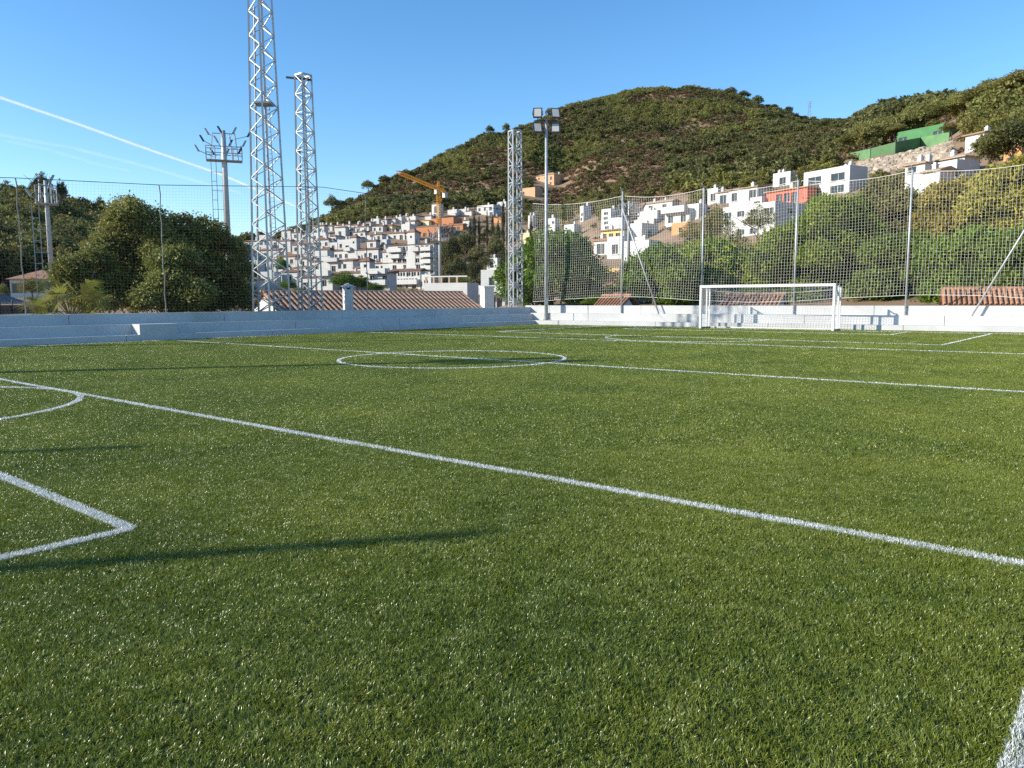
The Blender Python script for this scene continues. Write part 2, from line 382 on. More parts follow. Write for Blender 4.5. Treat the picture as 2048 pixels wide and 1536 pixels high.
def instancer(name, pts, kinds, scales, rots, meshes, tilt=None):
    """one object whose points carry instances of the given meshes (stuff only)"""
    src = bpy.data.collections.new(name+'_sources')
    for i, me in enumerate(meshes):
        so = bpy.data.objects.new('%s_piece_%02d' % (name, i), me); src.objects.link(so)
    me = bpy.data.meshes.new(name); me.vertices.add(len(pts)); me.vertices.foreach_set('co', np.asarray(pts, np.float32).ravel())
    a = me.attributes.new('kind_index', 'INT', 'POINT'); a.data.foreach_set('value', np.asarray(kinds, np.int32))
    a = me.attributes.new('size', 'FLOAT_VECTOR', 'POINT'); a.data.foreach_set('vector', np.asarray(scales, np.float32).ravel())
    a = me.attributes.new('turn', 'FLOAT_VECTOR', 'POINT'); a.data.foreach_set('vector', np.asarray(rots, np.float32).ravel())
    me.update()
    o = obj(name, me)
    ng = bpy.data.node_groups.new(name+'_nodes', 'GeometryNodeTree')
    ng.interface.new_socket('Geometry', in_out='INPUT', socket_type='NodeSocketGeometry')
    ng.interface.new_socket('Geometry', in_out='OUTPUT', socket_type='NodeSocketGeometry')
    n, l = ng.nodes, ng.links
    gi, go = n.new('NodeGroupInput'), n.new('NodeGroupOutput')
    ci = n.new('GeometryNodeCollectionInfo'); ci.inputs['Collection'].default_value = src
    ci.inputs['Separate Children'].default_value = True; ci.inputs['Reset Children'].default_value = True
    ip = n.new('GeometryNodeInstanceOnPoints'); ip.inputs['Pick Instance'].default_value = True
    def named(nm, ty):
        q = n.new('GeometryNodeInputNamedAttribute'); q.data_type = ty; q.inputs['Name'].default_value = nm
        return q.outputs['Attribute']
    l.new(gi.outputs[0], ip.inputs['Points']); l.new(ci.outputs[0], ip.inputs['Instance'])
    l.new(named('kind_index', 'INT'), ip.inputs['Instance Index'])
    l.new(named('size', 'FLOAT_VECTOR'), ip.inputs['Scale'])
    l.new(named('turn', 'FLOAT_VECTOR'), ip.inputs['Rotation'])
    l.new(ip.outputs[0], go.inputs[0])
    md = o.modifiers.new('instances', 'NODES'); md.node_group = ng
    return o

PS = 0.5
patches = []
for lod, (dens, wd, ln) in enumerate([(42000, 0.0021, 0.019), (17000, 0.0033, 0.019), (6500, 0.0058, 0.020)]):
    for k in range(3):
        n = int(dens*PS*PS)
        nt_ = n//(9 if lod == 0 else 7); ct_ = nrg.uniform(-PS/2, PS/2, (nt_, 2)); ti_ = nrg.integers(0, nt_, n)
        of_ = nrg.normal(0, (0.0032, 0.005, 0.008)[lod], (n, 2)); xy = ct_[ti_]+of_; un_ = nrg.random(n) < 0.35; xy[un_] = nrg.uniform(-PS/2, PS/2, (int(un_.sum()), 2))
        fan_ = of_/(0.0032, 0.005, 0.008)[lod]*0.28
        cb = fan_ + np.stack([[mnoise.noise((p[0]*7+k*9, p[1]*7, lod))*0.7 for p in xy], [mnoise.noise((p[0]*7, p[1]*7+k*5, 4+lod))*0.7 for p in xy]], 1)
        Vb, Fb, tb = blade_arrays(n, xy, ln, wd, 0.6, 100+lod*10+k, cb)
        patches.append(np_mesh('turf_patch', Vb, Fb, M_grass, tb))
pts, kd, scl, rt = [], [], [], []
for ix in range(-58, 10):
    for iy in range(-4, 76):
        x, y = ix*PS+PS/2, iy*PS+PS/2
        if x < LWX(y)-0.4 or y > RWY(x)+0.4: continue
        d = math.hypot(x, y); lod = 0 if d < 7.5 else (1 if d < 16 else 2)
        pts.append((x, y, 0)); kd.append(lod*3+rng.randrange(3)); s = rng.uniform(0.9, 1.15); scl.append((1, 1, s)); rt.append((0, 0, rng.randrange(4)*math.pi/2))
o = instancer('turf_grass', pts, kd, scl, rt, patches); stuff(o, 'short green artificial turf covering the football pitch', 'grass')

def strip_points(path, w, closed=False):
    """blades spread over a band of width w along a path (list of xy)"""
    P = np.array(path, float); out = []; wid = []
    for p, q in zip(P, P[1:]):
        L = np.linalg.norm(q-p)
        step = 0.25; m = max(1, int(L/step))
        for i in range(m):
            a = p+(q-p)*i/m; bq = p+(q-p)*(i+1)/m
            d = max(1.5, math.hypot(*((a+bq)/2)))
            lod = 1.0 if d < 5 else d/5
            n = int(45000/lod**1.5*w*np.linalg.norm(bq-a)) + 2
            t = nrg.random(n)[:, None]; u = nrg.uniform(-w/2, w/2, n)[:, None]
            dr = (q-p)/max(L, 1e-9); nm = np.array([-dr[1], dr[0]])
            out.append(a+(bq-a)*t+nm*u); wid.append(np.full(n, 0.0026*lod**1.25))
    return np.concatenate(out), np.concatenate(wid)
def pitch_line(name, path, w=0.085):
    xy, wid = strip_points(path, w); n = len(xy)
    V, Fq, t = blade_arrays(n, xy, 0.024, 1.0, 0.55, len(name)+n)
    V = V.reshape(n, 6, 3)                             # width was 1: rescale about each blade's centre line
    c = (V[:, 0::2]+V[:, 1::2])/2 if False else None
    for a, bq in ((0, 1), (3, 2), (5, 4)):
        mid = (V[:, a]+V[:, bq])/2; hv = (V[:, bq]-V[:, a])/2*wid[:, None]
        V[:, a] = mid-hv; V[:, bq] = mid+hv
    struct(obj(name, np_mesh(name, V.reshape(-1, 3), Fq, M_line, t)))
def arc(cx, cy, r, a0, a1, n=72): return [(cx+r*math.cos(a0+(a1-a0)*i/n), cy+r*math.sin(a0+(a1-a0)*i/n)) for i in range(n+1)]
XR, XL = -0.22, -27.0
pitch_line('halfway_line', [(XL, 13.65), (XR, 13.75)])
pitch_line('centre_circle', arc(-13.05, 13.45, 2.72, 0, 2*math.pi))
pitch_line('offside_line', [(XL, 4.81), (XR, 4.81)])
pitch_line('offside_line', [(XL, 22.3), (-14, 22.6), (XR, 23.1)])
pitch_line('penalty_area_line', [(-4.84, -6), (-4.84, 2.08), (-22.0, 2.08)])
pitch_line('penalty_area_line', [(-4.82, 35.2), (-4.82, 26.0), (-13, 25.9), (-22.4, 25.9), (-22.3, 34.6)])
pitch_line('penalty_arc', arc(-13.2, 2.08, 2.74, 0, math.pi, 48))
pitch_line('penalty_arc', arc(-13.1, 25.9, 3.0, math.pi, 2*math.pi, 48))
pitch_line('goal_area_line', [(-7.85, 35.4), (-7.75, 32.3), (-19.5, 31.8), (-19.3, 34.6)])
pitch_line('goal_line', [(XL, 34.4), (-16.75, 34.65), (-10.7, 35.0), (XR, 35.6)])
pitch_line('touchline', [(XR, -6), (XR, 35.5)], 0.1)
pitch_line('touchline', [(XL-0.6, 2), (XL-0.55, 20), (XL-0.15, 34.3)], 0.1)

# ------------------------------------------------------------------ bench walls
def bench(name, label, P0, ux, inward, lens, zs, tread=0.64):
    """stepped concrete bench made of slabs: P0 foot, ux along, inward away from the pitch"""
    t = thing(name, label, 'wall', (P0[0], P0[1], 0), math.atan2(ux[1], ux[0]))
    sgn = 1 if (-ux[1]*inward[0]+ux[0]*inward[1]) > 0 else -1
    x = 0.0; L = sum(lens)
    def slab(nm, x0, x1, y0, y1, z0, z1):
        b = MB(); a, c = sorted((sgn*y0, sgn*y1)); b.box(x0+0.007, x1-0.007, a, c, z0, z1)
        o = b.build(nm, M_wall, t)
        bv = o.modifiers.new('edge', 'BEVEL'); bv.width = 0.012; bv.segments = 2
    def run(nm, y0, y1, z0, z1, off):
        xs = [0.0]; k = off
        while k < L-0.5: xs.append(k); k += 5.8
        xs.append(L)
        for a, c in zip(xs, xs[1:]): slab(nm, a, c, y0, y1, z0, z1)
    run('lower_step', 0, tread+0.02, -0.35, zs[0], 3.1)
    run('seat_step', tread, 2*tread+0.02, -0.35, zs[1], 4.6)
    run('parapet', 2*tread, 2*tread+0.28, -0.35, zs[2], 1.7)
    return t, slab
d = np.array([0.0335, 1.0]); d /= np.linalg.norm(d)
p0 = np.array([LWX(-14), -14.0])
Ls = (CORN_Y+14)/d[1]+1.5
tl, slabl = bench('bench_wall', 'long low stepped white concrete wall in bluish shade along the left touchline', p0, d, (-1, 0), [Ls], (0.23, 0.60, 0.985))
def along_l(y): return (y+14)/d[1]
slabl('step_block', along_l(12.75), along_l(14.15), -0.006, 0.636, -0.3, 0.604)
d2 = np.array([1.0, 0.096]); d2 /= np.linalg.norm(d2)
p1 = np.array([CORN_X-0.004, RWY(CORN_X)])
tr_, slabr = bench('bench_wall', 'sunlit stepped white concrete wall running behind the goal', p1-d2*1.5, d2, (0, 1), [43.5], (0.236, 0.645, 1.075))

# points on the parapet lines
NR = np.array([-d2[1], d2[0]]); NL = np.array([-d[1], d[0]])
def on_right(x, off):                                  # where sight column x crosses a line parallel to the right wall
    a, _ = azt(x, 600); s, c = math.sin(a), math.cos(a)
    q = p1+NR*off
    M = np.array([[s, -d2[0]], [c, -d2[1]]]); r, k = np.linalg.solve(M, q); return np.array([r*s, r*c]), r
def on_left(x, off):
    a, _ = azt(x, 600); s, c = math.sin(a), math.cos(a)
    q = p0+NL*off
    M = np.array([[s, -d[0]], [c, -d[1]]]); r, k = np.linalg.solve(M, q); return np.array([r*s, r*c]), r
def zy(x, y, r): return H + r*azt(x, y)[1]

# ------------------------------------------------------------------ goal
gA, gB = np.array([-16.75, 34.35]), np.array([-10.70, 34.75])
gu = (gB-gA)/np.linalg.norm(gB-gA); gn = np.array([-gu[1], gu[0]]); GW = np.linalg.norm(gB-gA)
g = thing('football_goal', 'white football goal with net in front of the sunlit wall', 'goal', (*gA, 0), math.atan2(gu[1], gu[0]))
GH, pw = 2.06, 0.10
M_gnet = mat('goal_net_cord', (0.70, 0.70, 0.68), 0.8, 0.05, 4)
for x in (0, GW):
    bar('post', (x, 0, 0), (x, 0, GH), pw, M_paint, g, 0.12)
    bar('rear_upright', (x, 0.75, 0), (x, 0.75, GH-0.06), 0.06, M_paint, g)
    bar('rear_upright', (x, 1.12, 0), (x, 1.12, GH-0.10), 0.06, M_paint, g)
    bar('base_bar', (x, 0.07, 0.04), (x, 1.2, 0.04), 0.06, M_dark, g)
    bar('side_top_bar', (x, 0.07, GH-0.05), (x, 1.12, GH-0.13), 0.035, M_paint, g)
bar('crossbar', (-pw/2, 0, GH-0.055), (GW+pw/2, 0, GH-0.055), 0.11, M_paint, g, 0.122)
bar('rear_base_bar', (0.04, 1.15, 0.04), (GW-0.04, 1.15, 0.04), 0.06, M_paint, g)
b = MB()
def strand(b, pts, r): b.tube(pts, r, 3, cap=False)
cell = 0.12
for i in range(int(GW/cell)+1):
    x = min(GW, i*cell); pts_ = []
    for k in range(11):
        t = k/10
        if t < 0.35: y = t/0.35*1.0; z = GH-0.12-0.28*math.sin(math.pi*t/0.35*0.5)*(0.5+0.5*math.sin(x/GW*math.pi))
        else: y = 1.0+0.12*math.sin((t-0.35)/0.65*math.pi*0.5); z0 = GH-0.12-0.28*(0.5+0.5*math.sin(x/GW*math.pi)); z = z0*(1-(t-0.35)/0.65)+0.03
        pts_.append((x, y, z))
    strand(b, pts_, 0.0045)
for k in range(24):
    t = k/23; pts_ = []
    for i in range(25):
        x = GW*i/24; sgz = 0.28*(0.5+0.5*math.sin(x/GW*math.pi))
        if t < 0.35: y = t/0.35*1.0; z = GH-0.12-sgz*math.sin(math.pi*t/0.35*0.5)
        else: y = 1.0+0.12*math.sin((t-0.35)/0.65*math.pi*0.5); z = (GH-0.12-sgz)*(1-(t-0.35)/0.65)+0.03
        pts_.append((x, y, z))
    strand(b, pts_, 0.0045)
for x in (0.0, GW):
    for i in range(9): strand(b, [(x, 0.1+i*0.115, 0.05), (x, 0.1+i*0.115, GH-0.12)], 0.0045)
    for i in range(16): strand(b, [(x, 0.06, 0.1+i*0.12), (x, 1.08, 0.1+i*0.12)], 0.0045)
b.build('net', M_gnet, g)

# ------------------------------------------------------------------ ball-stop fences
M_netw = mat('white_net_cord', (0.80, 0.78, 0.70), 0.7, 0.05, 4)
M_netd = mat('grey_net_cord', (0.34, 0.30, 0.25), 0.8, 0.1, 4)
NTOP = 7.0
off_post = 2*0.64-0.06
post_x = [1243, 1403, 1588, 1812, 2110]
names_post = ['thin steel net post behind the goal wall, leftmost, with a slanting brace', 'thin steel net post left of the goal, second from the left behind the wall',
              'thin steel net post rising behind the goal mouth', 'thin steel net post standing to the right of the goal', 'steel net post at the far right end of the wall']
for i, x in enumerate(post_x):
    P, r = on_right(x, off_post)
    zt = NTOP + (0.25 if i in (0,) else 0.05)
    t = thing('net_post', names_post[i], 'post', (P[0], P[1], 0.645), 0, 'posts of the net behind the goal')
    b = MB(); b.tube([(0, 0, 0), (0, 0, zt-0.645)], 0.045, 10); smooth(b.build('pole', M_galv, t))
    b = MB(); b.box(-0.09, 0.09, -0.05, 0.09, 0.0, 0.02); b.build('base_plate', M_galv, t)
    b = MB(); b.tube([(0, 0, zt-0.69), (0.0, -0.22, zt-0.5)], 0.03, 8); b.build('cap_arm', M_galv, t)
    if i in (0, 4):
        sx = 1 if i == 0 else -1
        Q = on_right(1318 if i == 0 else 1945, off_post-0.25)[0]-P
        b = MB(); b.tube([(0, -0.03, zt-0.645-(0.9 if i == 0 else 0.4)), (Q[0], Q[1], 0.0)], 0.04, 10); smooth(b.build('brace', M_galv, t))
cL, rL = on_right(1066, off_post+0.06)
cR = p1+NR*(off_post+0.06)+d2*36
LR = np.linalg.norm(cR-cL); ur = (cR-cL)/LR
nt = thing('ball_stop_net', 'white square-mesh net stretched high above the wall behind the goal', 'net', (*cL, 0), math.atan2(ur[1], ur[0]))
def netsurf(s, t, L, ztop, zbot, bill, seed):
    zt = ztop(s); zb = zbot(s)
    y = bill*math.sin(math.pi*t)*(0.6+0.8*mnoise.noise((s*0.22, seed, t*1.5)))
    z = zb+(zt-zb)*t + 0.03*mnoise.noise((s*0.5, t*4, seed))
    return (s, y, z)
def make_net(parent, L, cell, rad, ztop, zbot, bill, seed, m):
    b = MB(); n = int(L/cell); hgt = ztop(L/2)-zbot(L/2); mrows = int(hgt/cell)
    for i in range(n+1):
        s = i*cell; strand(b, [netsurf(s, k/9, L, ztop, zbot, bill, seed) for k in range(10)], rad)
    seg = max(20, int(L/0.9))
    for k in range(mrows+1):
        strand(b, [netsurf(L*i/seg, k/mrows, L, ztop, zbot, bill, seed) for i in range(seg+1)], rad)
    return b.build('mesh', m, parent)
pk = sorted(float((on_right(x, off_post)[0]-cL) @ ur) for x in post_x)
def sag(s, pk=pk):
    q = [0]+pk+[LR]
    for a, c in zip(q, q[1:]):
        if a <= s <= c: return 0.22*(4*(s-a)*(c-s)/(c-a)**2)
    return 0
def zbotr(s): return 1.25+0.3*abs(math.sin(s*0.21+0.4))**2
make_net(nt, LR, 0.135, 0.0036, lambda s: NTOP-sag(s), zbotr, 0.35, 1.7, M_netw)
b = MB(); b.tube([(LR*i/90, 0, NTOP-sag(LR*i/90)) for i in range(91)], 0.012, 5); b.build('top_cable', M_netw, nt)
b = MB(); b.tube([netsurf(LR*i/90, 0.0, LR, lambda s: NTOP, zbotr, 0, 1.7) for i in range(91)], 0.010, 5); b.build('bottom_rope', M_netw, nt)

# net along the left wall
lx = [(-150, 350), (0, 357), (47, 358), (322, 373), (500, 376), (630, 378), (712, 391), (975, 424)]
LP = []
for x, y in lx:
    P, r = on_left(x, 2*0.64+0.4); LP.append((P, zy(x, y, r)))
LP.append((p1+NR*(off_post+0.06)+d2*0.2, 6.9))
lo = LP[0][0]; Ld = LP[-1][0]-lo; LL = np.linalg.norm(Ld); ul = Ld/LL
ls = [float((P-lo) @ ul) for P, z in LP]; lz = [z for P, z in LP]
nl = thing('ball_stop_net', 'fine grey net hanging from a dark cable behind the shaded left wall', 'net', (*lo, 0), math.atan2(ul[1], ul[0]))
make_net(nl, LL, 0.12, 0.0015, lambda s: float(np.interp(s, ls, lz))-0.02, lambda s: 1.0, 0.25, 5.5, M_netd)
b = MB(); b.tube([(s, 0, float(np.interp(s, ls, lz))) for s in np.linspace(0, LL, 80)], 0.012, 5); b.build('top_cable', M_cable, nl)
for x in (47, 322, 712, 975):
    P, r = on_left(x, 2*0.64+0.4); s = float((P-lo) @ ul); zt = float(np.interp(s, ls, lz))
    b = MB(); b.tube([(s+0.02*math.sin(k*2.1), 0.02*math.sin(k*1.3), 1.0+(zt-1.0)*k/14) for k in range(15)], 0.020, 6); b.build('lacing_rope', M_netd, nl)

# ------------------------------------------------------------------ lattice towers
def lattice(name, label, x, off, side0, side1, ztop, panels, horiz, rot, legw=0.07, brw=0.045, zb=0.3, ladder=True, platform=None, P=None):
    if P is None: P, r = on_left(x, off)
    t = thing(name, label, 'tower', (P[0], P[1], zb), 0, 'lattice towers')
    Ht = ztop-zb
    def corner(k, z):
        s = side0+(side1-side0)*z/Ht; a = rot+math.pi/4+k*math.pi/2
        return np.array([s/math.sqrt(2)*math.cos(a), s/math.sqrt(2)*math.sin(a), z])
    for k in range(4): bar('leg', corner(k, 0), corner(k, Ht), legw, M_galv, t)
    for k in range(4):
        for i in range(panels):
            za, zc = Ht*i/panels, Ht*(i+1)/panels
            fl = (i+k) % 2
            bar('brace', corner(k if fl else (k+1) % 4, za), corner((k+1) % 4 if fl else k, zc), brw, M_galv, t)
            if horiz(i): bar('cross_tie', corner(k, zc), corner((k+1) % 4, zc), brw, M_galv, t)
    for k in range(4): bar('top_rail', corner(k, Ht), corner((k+1) % 4, Ht), legw, M_galv, t)
    if ladder:
        a = (corner(0, 0)+corner(1, 0))/2*0.55; c = (corner(0, Ht)+corner(1, Ht))/2*0.55
        e = (corner(1, 0)-corner(0, 0)); e /= np.linalg.norm(e)
        lt = MB()
        for sg in (-0.17, 0.17): lt.tube([a+e*sg, c+e*sg], 0.018, 5)
        for i in range(int(Ht/0.33)):
            q = a+(c-a)*(i+0.5)/int(Ht/0.33); lt.tube([q-e*0.17, q+e*0.17], 0.011, 4)
        lt.build('ladder', M_galvd, t)
    b = MB(); a = corner(2, 0)*0.72; c = corner(2, Ht)*0.72; b.tube([a, c], 0.045, 8); b.build('cable_duct', M_galvd, t)
    if platform:
        z = platform-zb; s = side0+(side1-side0)*z/Ht; b = MB(); b.tube([(0, 0, z-0.03), (0, 0, z+0.03)], s*0.62, 4); b.build('platform', M_galvd, t)
    b = MB(); s = side0/2+0.15; b.box(-s, s, -s, s, -1.2, 0.02); ob = b.build('footing', M_wall, t); ob.rotation_euler = (0, 0, rot)
    return t, corner, Ht
# turned so that one edge faces the camera
def edge_rot(x): return -azt(x, 600)[0]
lattice('lattice_tower', 'tallest grey lattice steel tower, cut by the top of the photo', 543, 2.15, 1.13, 0.50, 19.0, 38, lambda i: False, edge_rot(543)-math.pi/2+math.radians(38), 0.075, 0.036, platform=9.8)
t2, cn, Ht = lattice('lattice_tower', 'grey lattice steel tower with a bare arm on top, right of the tallest one', 621, 2.0, 0.78, 0.50, 11.35, 27, lambda i: i > 13 and i % 2 == 0, edge_rot(621)-math.pi/2+math.radians(38), 0.07, 0.034)
dirl = -np.array([math.cos(YAW), math.sin(YAW), 0])
bar('top_arm', np.array([0, 0, Ht-0.08])+dirl*0.75, np.array([0, 0, Ht-0.2])-dirl*0.35, 0.08, M_dark, t2)
a3, _ = azt(1031, 600); P3 = np.array([math.sin(a3), math.cos(a3)])*47.0
lattice('lattice_tower', 'white lattice tower at the wall corner beside the lamp pole', 1031, 0, 0.62, 0.56, 11.35, 22, lambda i: i % 2 == 1, edge_rot(1031)-math.pi/2+math.radians(28), 0.075, 0.045, ladder=False, P=P3)

# ------------------------------------------------------------------ floodlight pole at the corner, and its twin that throws the long shadow
M_lamp = mat('lamp_glass', (0.55, 0.53, 0.48), 0.2, 0.05, 3, spec=0.6)
def lamp_pole(label, P, zb, zt, face, fat=1.0):
    t = thing('floodlight_pole', label, 'light pole', (P[0], P[1], zb), face)
    Hh = zt-zb
    b = MB(); b.tube([(0, 0, 0), (0, 0, Hh*0.5), (0, 0, Hh)], [0.11*fat, 0.095*fat, 0.075*fat], 14); smooth(b.build('pole', M_galv, t))
    b = MB(); b.box(-0.2, 0.2, -0.2, 0.2, 0, 0.03)
    for sx in (-1, 1):
        for sy in (-1, 1): b.tube([(sx*0.15, sy*0.15, 0), (sx*0.15, sy*0.15, 0.09)], 0.018, 6)
    b.build('base_plate', M_galv, t)
    b = MB(); b.box(-0.09, 0.09, -0.14, -0.095, 0.9, 1.25); b.build('hatch', M_galv, t)
    bar('crossarm', (-0.62, 0, Hh-0.06), (0.62, 0, Hh-0.06), 0.07, M_dark, t)
    for sx in (-1, 1):
        for up in (1, -1):
            tilt = math.radians(-24 if up > 0 else 24)
            cx, cz = sx*0.50, Hh-0.06+up*0.40
            f = obj('floodlight', None, t); f.location = (cx, -0.12, cz); f.rotation_euler = (tilt*up, 0, sx*0.12*up)
            b = MB(); b.hexa([(-.24, .03, -.30), (.24, .03, -.30), (.17, .13, -.22), (-.17, .13, -.22), (-.24, .03, .30), (.24, .03, .30), (.17, .13, .22), (-.17, .13, .22)])
            b.box(-.26, .26, -.03, .031, -.32, .32)
            ob = b.build('housing', M_dark, f)
            b = MB(); b.box(-.19, .19, -.036, -.028, -.25, .25); b.build('lens', M_lamp, f)
            b = MB(); b.box(-.30, -.27, -.02, .02, -.1, .1); b.box(.27, .30, -.02, .02, -.1, .1); b.box(-.30, .30, .14, .17, -.03, .03)
            b.build('yoke', M_dark, f)
            bar('lamp_strut', (cx, 0, Hh-0.06), (cx, 0.03, cz), 0.04, M_dark, t)
    return t
Pc = p1+NR*0.55+d2*0.42
rc = np.linalg.norm(Pc)
lamp_pole('tall thin floodlight pole with four lamps at the wall corner', Pc, 0.23, zy(1057, 240, rc), YAW+math.radians(4))
lamp_pole('tall floodlight pole on the left wall beyond the frame, its shadow crossing the centre circle', (LWX(-9.8)-0.5, -9.8), 0.23, 12.6, YAW-math.radians(60), 2.4)
b = MB(); b.tube([(0, 0, 0), (0, 0, 10.9)], [0.20, 0.15], 10); o = smooth(b.build('shadow_casting_pole', M_galv, None, (LWX(7.0)-0.75, 7.0, 0.59)))
o.name = 'net_pole'; tag(o, 'tall steel pole on the left wall just outside the frame', 'post', 'poles outside the frame')
for k, x in enumerate((-13.1, -17.6)):
    b = MB(); b.tube([(0, 0, 0), (0, 0, 7.1)], 0.075, 10); o = smooth(b.build('net_pole', M_galv, None, (x, -9.9, 0)))
    tag(o, 'steel net pole behind the camera throwing the %s shadow on the near turf' % ('nearest', 'second')[k], 'post', 'poles outside the frame')

# ------------------------------------------------------------------ vegetation builders
def unit_dirs(n, g, up=0.0):
    v = g.normal(size=(n, 3)); v /= np.linalg.norm(v, axis=1)[:, None]
    if up: v[:, 2] = np.where(v[:, 2] < -up, -v[:, 2]*0.4, v[:, 2])
    return v
def leaf_cloud(lobes, nclump, per, leaf, sig, seed, aspect=2.2, out=0.7, droop=0.0, up=0.25, fill=0.75):
    """leaf-shaped faces gathered in clumps over the surface of several lobes"""
    g = np.random.default_rng(seed); L = np.array(lobes, float)
    wts = (L[:, 3]*L[:, 4]+L[:, 4]*L[:, 5]+L[:, 3]*L[:, 5]); wts /= wts.sum()
    li = g.choice(len(L), nclump, p=wts); D = unit_dirs(nclump, g, up)
    rad = fill+(1-fill)*g.random(nclump)**0.5*1.15
    Cc = L[li, :3]+D*L[li, 3:6]*rad[:, None]
    ctint = g.random(nclump)
    n = nclump*per; ci = np.repeat(np.arange(nclump), per)
    s = sig*g.uniform(0.6, 1.4, nclump)[ci]
    C = Cc[ci]+g.normal(size=(n, 3))*s[:, None]*np.array([1, 1, 0.7])
    a = D[ci]*out+unit_dirs(n, g)*1.0; a[:, 2] -= droop; a /= np.linalg.norm(a, axis=1)[:, None]
    bq = np.cross(a, unit_dirs(n, g)); bq /= np.linalg.norm(bq, axis=1)[:, None]+1e-9
    ln = leaf*g.uniform(0.6, 1.35, n)[:, None]
    V = np.stack([C-a*ln/2, C+bq*ln/2/aspect, C+a*ln/2, C-bq*ln/2/aspect], 1).reshape(-1, 3)
    t = np.repeat(np.clip(0.55*ctint[ci]+0.45*g.random(n), 0, 1), 4)
    return V, np.arange(4*n).reshape(n, 4), t
def rand_lobes(g, rx, ry, rz, zc, n, k=0.45):
    out = []
    for i in range(n):
        a = 2*math.pi*i/n+g.uniform(-.4, .4); e = g.uniform(-0.55, 0.8); q = g.uniform(0.45, 0.68)
        s = g.uniform(k*0.8, k*1.25)
        out.append((rx*q*math.cos(a)*math.cos(e), ry*q*math.sin(a)*math.cos(e), zc+rz*q*math.sin(e)*1.05, rx*s, ry*s, rz*s))
    out.append((0, 0, zc+rz*0.5, rx*0.5, ry*0.5, rz*0.5)); out.append((0, 0, zc, rx*0.7, ry*0.7, rz*0.7))
    return out
def trunk_mesh(name, h, r, spread, seed, limbs=5, zfork=0.35, lean=0.0):
    g = random.Random(seed); b = MB()
    top = (lean, 0, h*0.85)
    b.tube([(0, 0, -0.6), (lean*0.2, 0, h*0.2), (lean*0.5, 0.05, h*0.5), top], [r*1.2, r, r*0.7, r*0.3], 8)
    for i in range(limbs):
        a = 2*math.pi*i/limbs+g.uniform(-.5, .5); z0 = h*(zfork+0.3*g.random()); sp = spread*g.uniform(0.5, 0.9)
        b.tube([(lean*z0/h, 0, z0), (sp*0.45*math.cos(a), sp*0.45*math.sin(a), z0+h*0.12), (sp*math.cos(a), sp*math.sin(a), z0+h*g.uniform(0.22, 0.4))], [r*0.55, r*0.38, r*0.12], 6)
    return b.mesh(name, M_trunk)

LM = dict(
 carob=leaf_mat('carob_leaf', (0.08, 0.10, 0.022), (0.36, 0.35, 0.095), 0.5, 0.35, 0.1, 0.5, 0.01, 0.25),
 bright=leaf_mat('creeper_leaf', (0.07, 0.13, 0.010), (0.30, 0.40, 0.035), 0.5, 0.4, 0.12, 0.35, 0.02, 0.25),
 green=leaf_mat('broad_leaf', (0.05, 0.095, 0.012), (0.21, 0.29, 0.035), 0.5, 0.35, 0.12, 0.35, 0.02, 0.25),
 bamboo=leaf_mat('yellowing_leaf', (0.18, 0.15, 0.03), (0.50, 0.40, 0.09), 0.6, 0.4, 0.12, 0.3, 0.02, 0.2),
 olive=leaf_mat('olive_leaf', (0.10, 0.10, 0.028), (0.33, 0.30, 0.085), 0.6, 0.3, 0.15, 0.35, 0.02, 0.2),
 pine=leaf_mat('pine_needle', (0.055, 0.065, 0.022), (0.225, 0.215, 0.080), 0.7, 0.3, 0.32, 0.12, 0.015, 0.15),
 pineb=leaf_mat('pale_pine_needle', (0.10, 0.11, 0.026), (0.34, 0.325, 0.11), 0.7, 0.35, 0.25, 0.15, 0.015, 0.15),  # paler foliage colour than the plain pine
 scrub=leaf_mat('dry_scrub', (0.10, 0.072, 0.042), (0.29, 0.20, 0.115), 0.8, 0.2, 0.35, 0.05, 0.02, 0.1),
 cypress=leaf_mat('cypress_leaf', (0.014, 0.022, 0.008), (0.045, 0.058, 0.018), 0.6, 0.1, 0.1),
 palm=leaf_mat('palm_leaf', (0.14, 0.15, 0.025), (0.42, 0.40, 0.08), 0.5, 0.45, 0.1),
 ochre=leaf_mat('ochre_leaf', (0.25, 0.14, 0.03), (0.42, 0.26, 0.06), 0.6, 0.3, 0.1))
CROWNS, TRUNKS = {}, {}
def crown_unit(kind, var, dense):
    """a crown of unit half-size, shared by the trees of one kind"""
    key = (kind, var, dense)
    if key in CROWNS: return CROWNS[key]
    sd = 50+var*13+len(kind)*7; g = random.Random(sd)
    if kind == 'cypress':
        V, Fq, t = leaf_cloud([(0, 0, -0.45, 0.55, 0.55, 0.55), (0, 0, 0, 0.6, 0.6, 0.6), (0, 0, 0.5, 0.36, 0.36, 0.5)], 260, 7, 0.16, 0.07, sd, 3, 0.3, -1.2)
    elif kind in ('pine', 'pineb'):
        lb = rand_lobes(g, 1, 1, 0.85, 0.1, 8, 0.36)
        V, Fq, t = leaf_cloud(lb, int(300*dense), 9, 0.15/dense**0.33, 0.085, sd, 2.6, 0.6, 0.0, 0.3)
    elif kind == 'bamboo':
        lb = rand_lobes(g, 1, 1, 1, 0, 8, 0.4)
        V, Fq, t = leaf_cloud(lb, int(900*dense), 12, 0.13, 0.11, sd, 4.0, 0.3, 0.5)
    else:
        lb = rand_lobes(g, 1, 1, 1, 0, 11, 0.36)
        V, Fq, t = leaf_cloud(lb, int(900*dense), 12, 0.085, 0.085, sd, 2.0, 0.7, 0.15)
    me = np_mesh(kind+'_crown', V, Fq, LM[kind], t); CROWNS[key] = me; return me
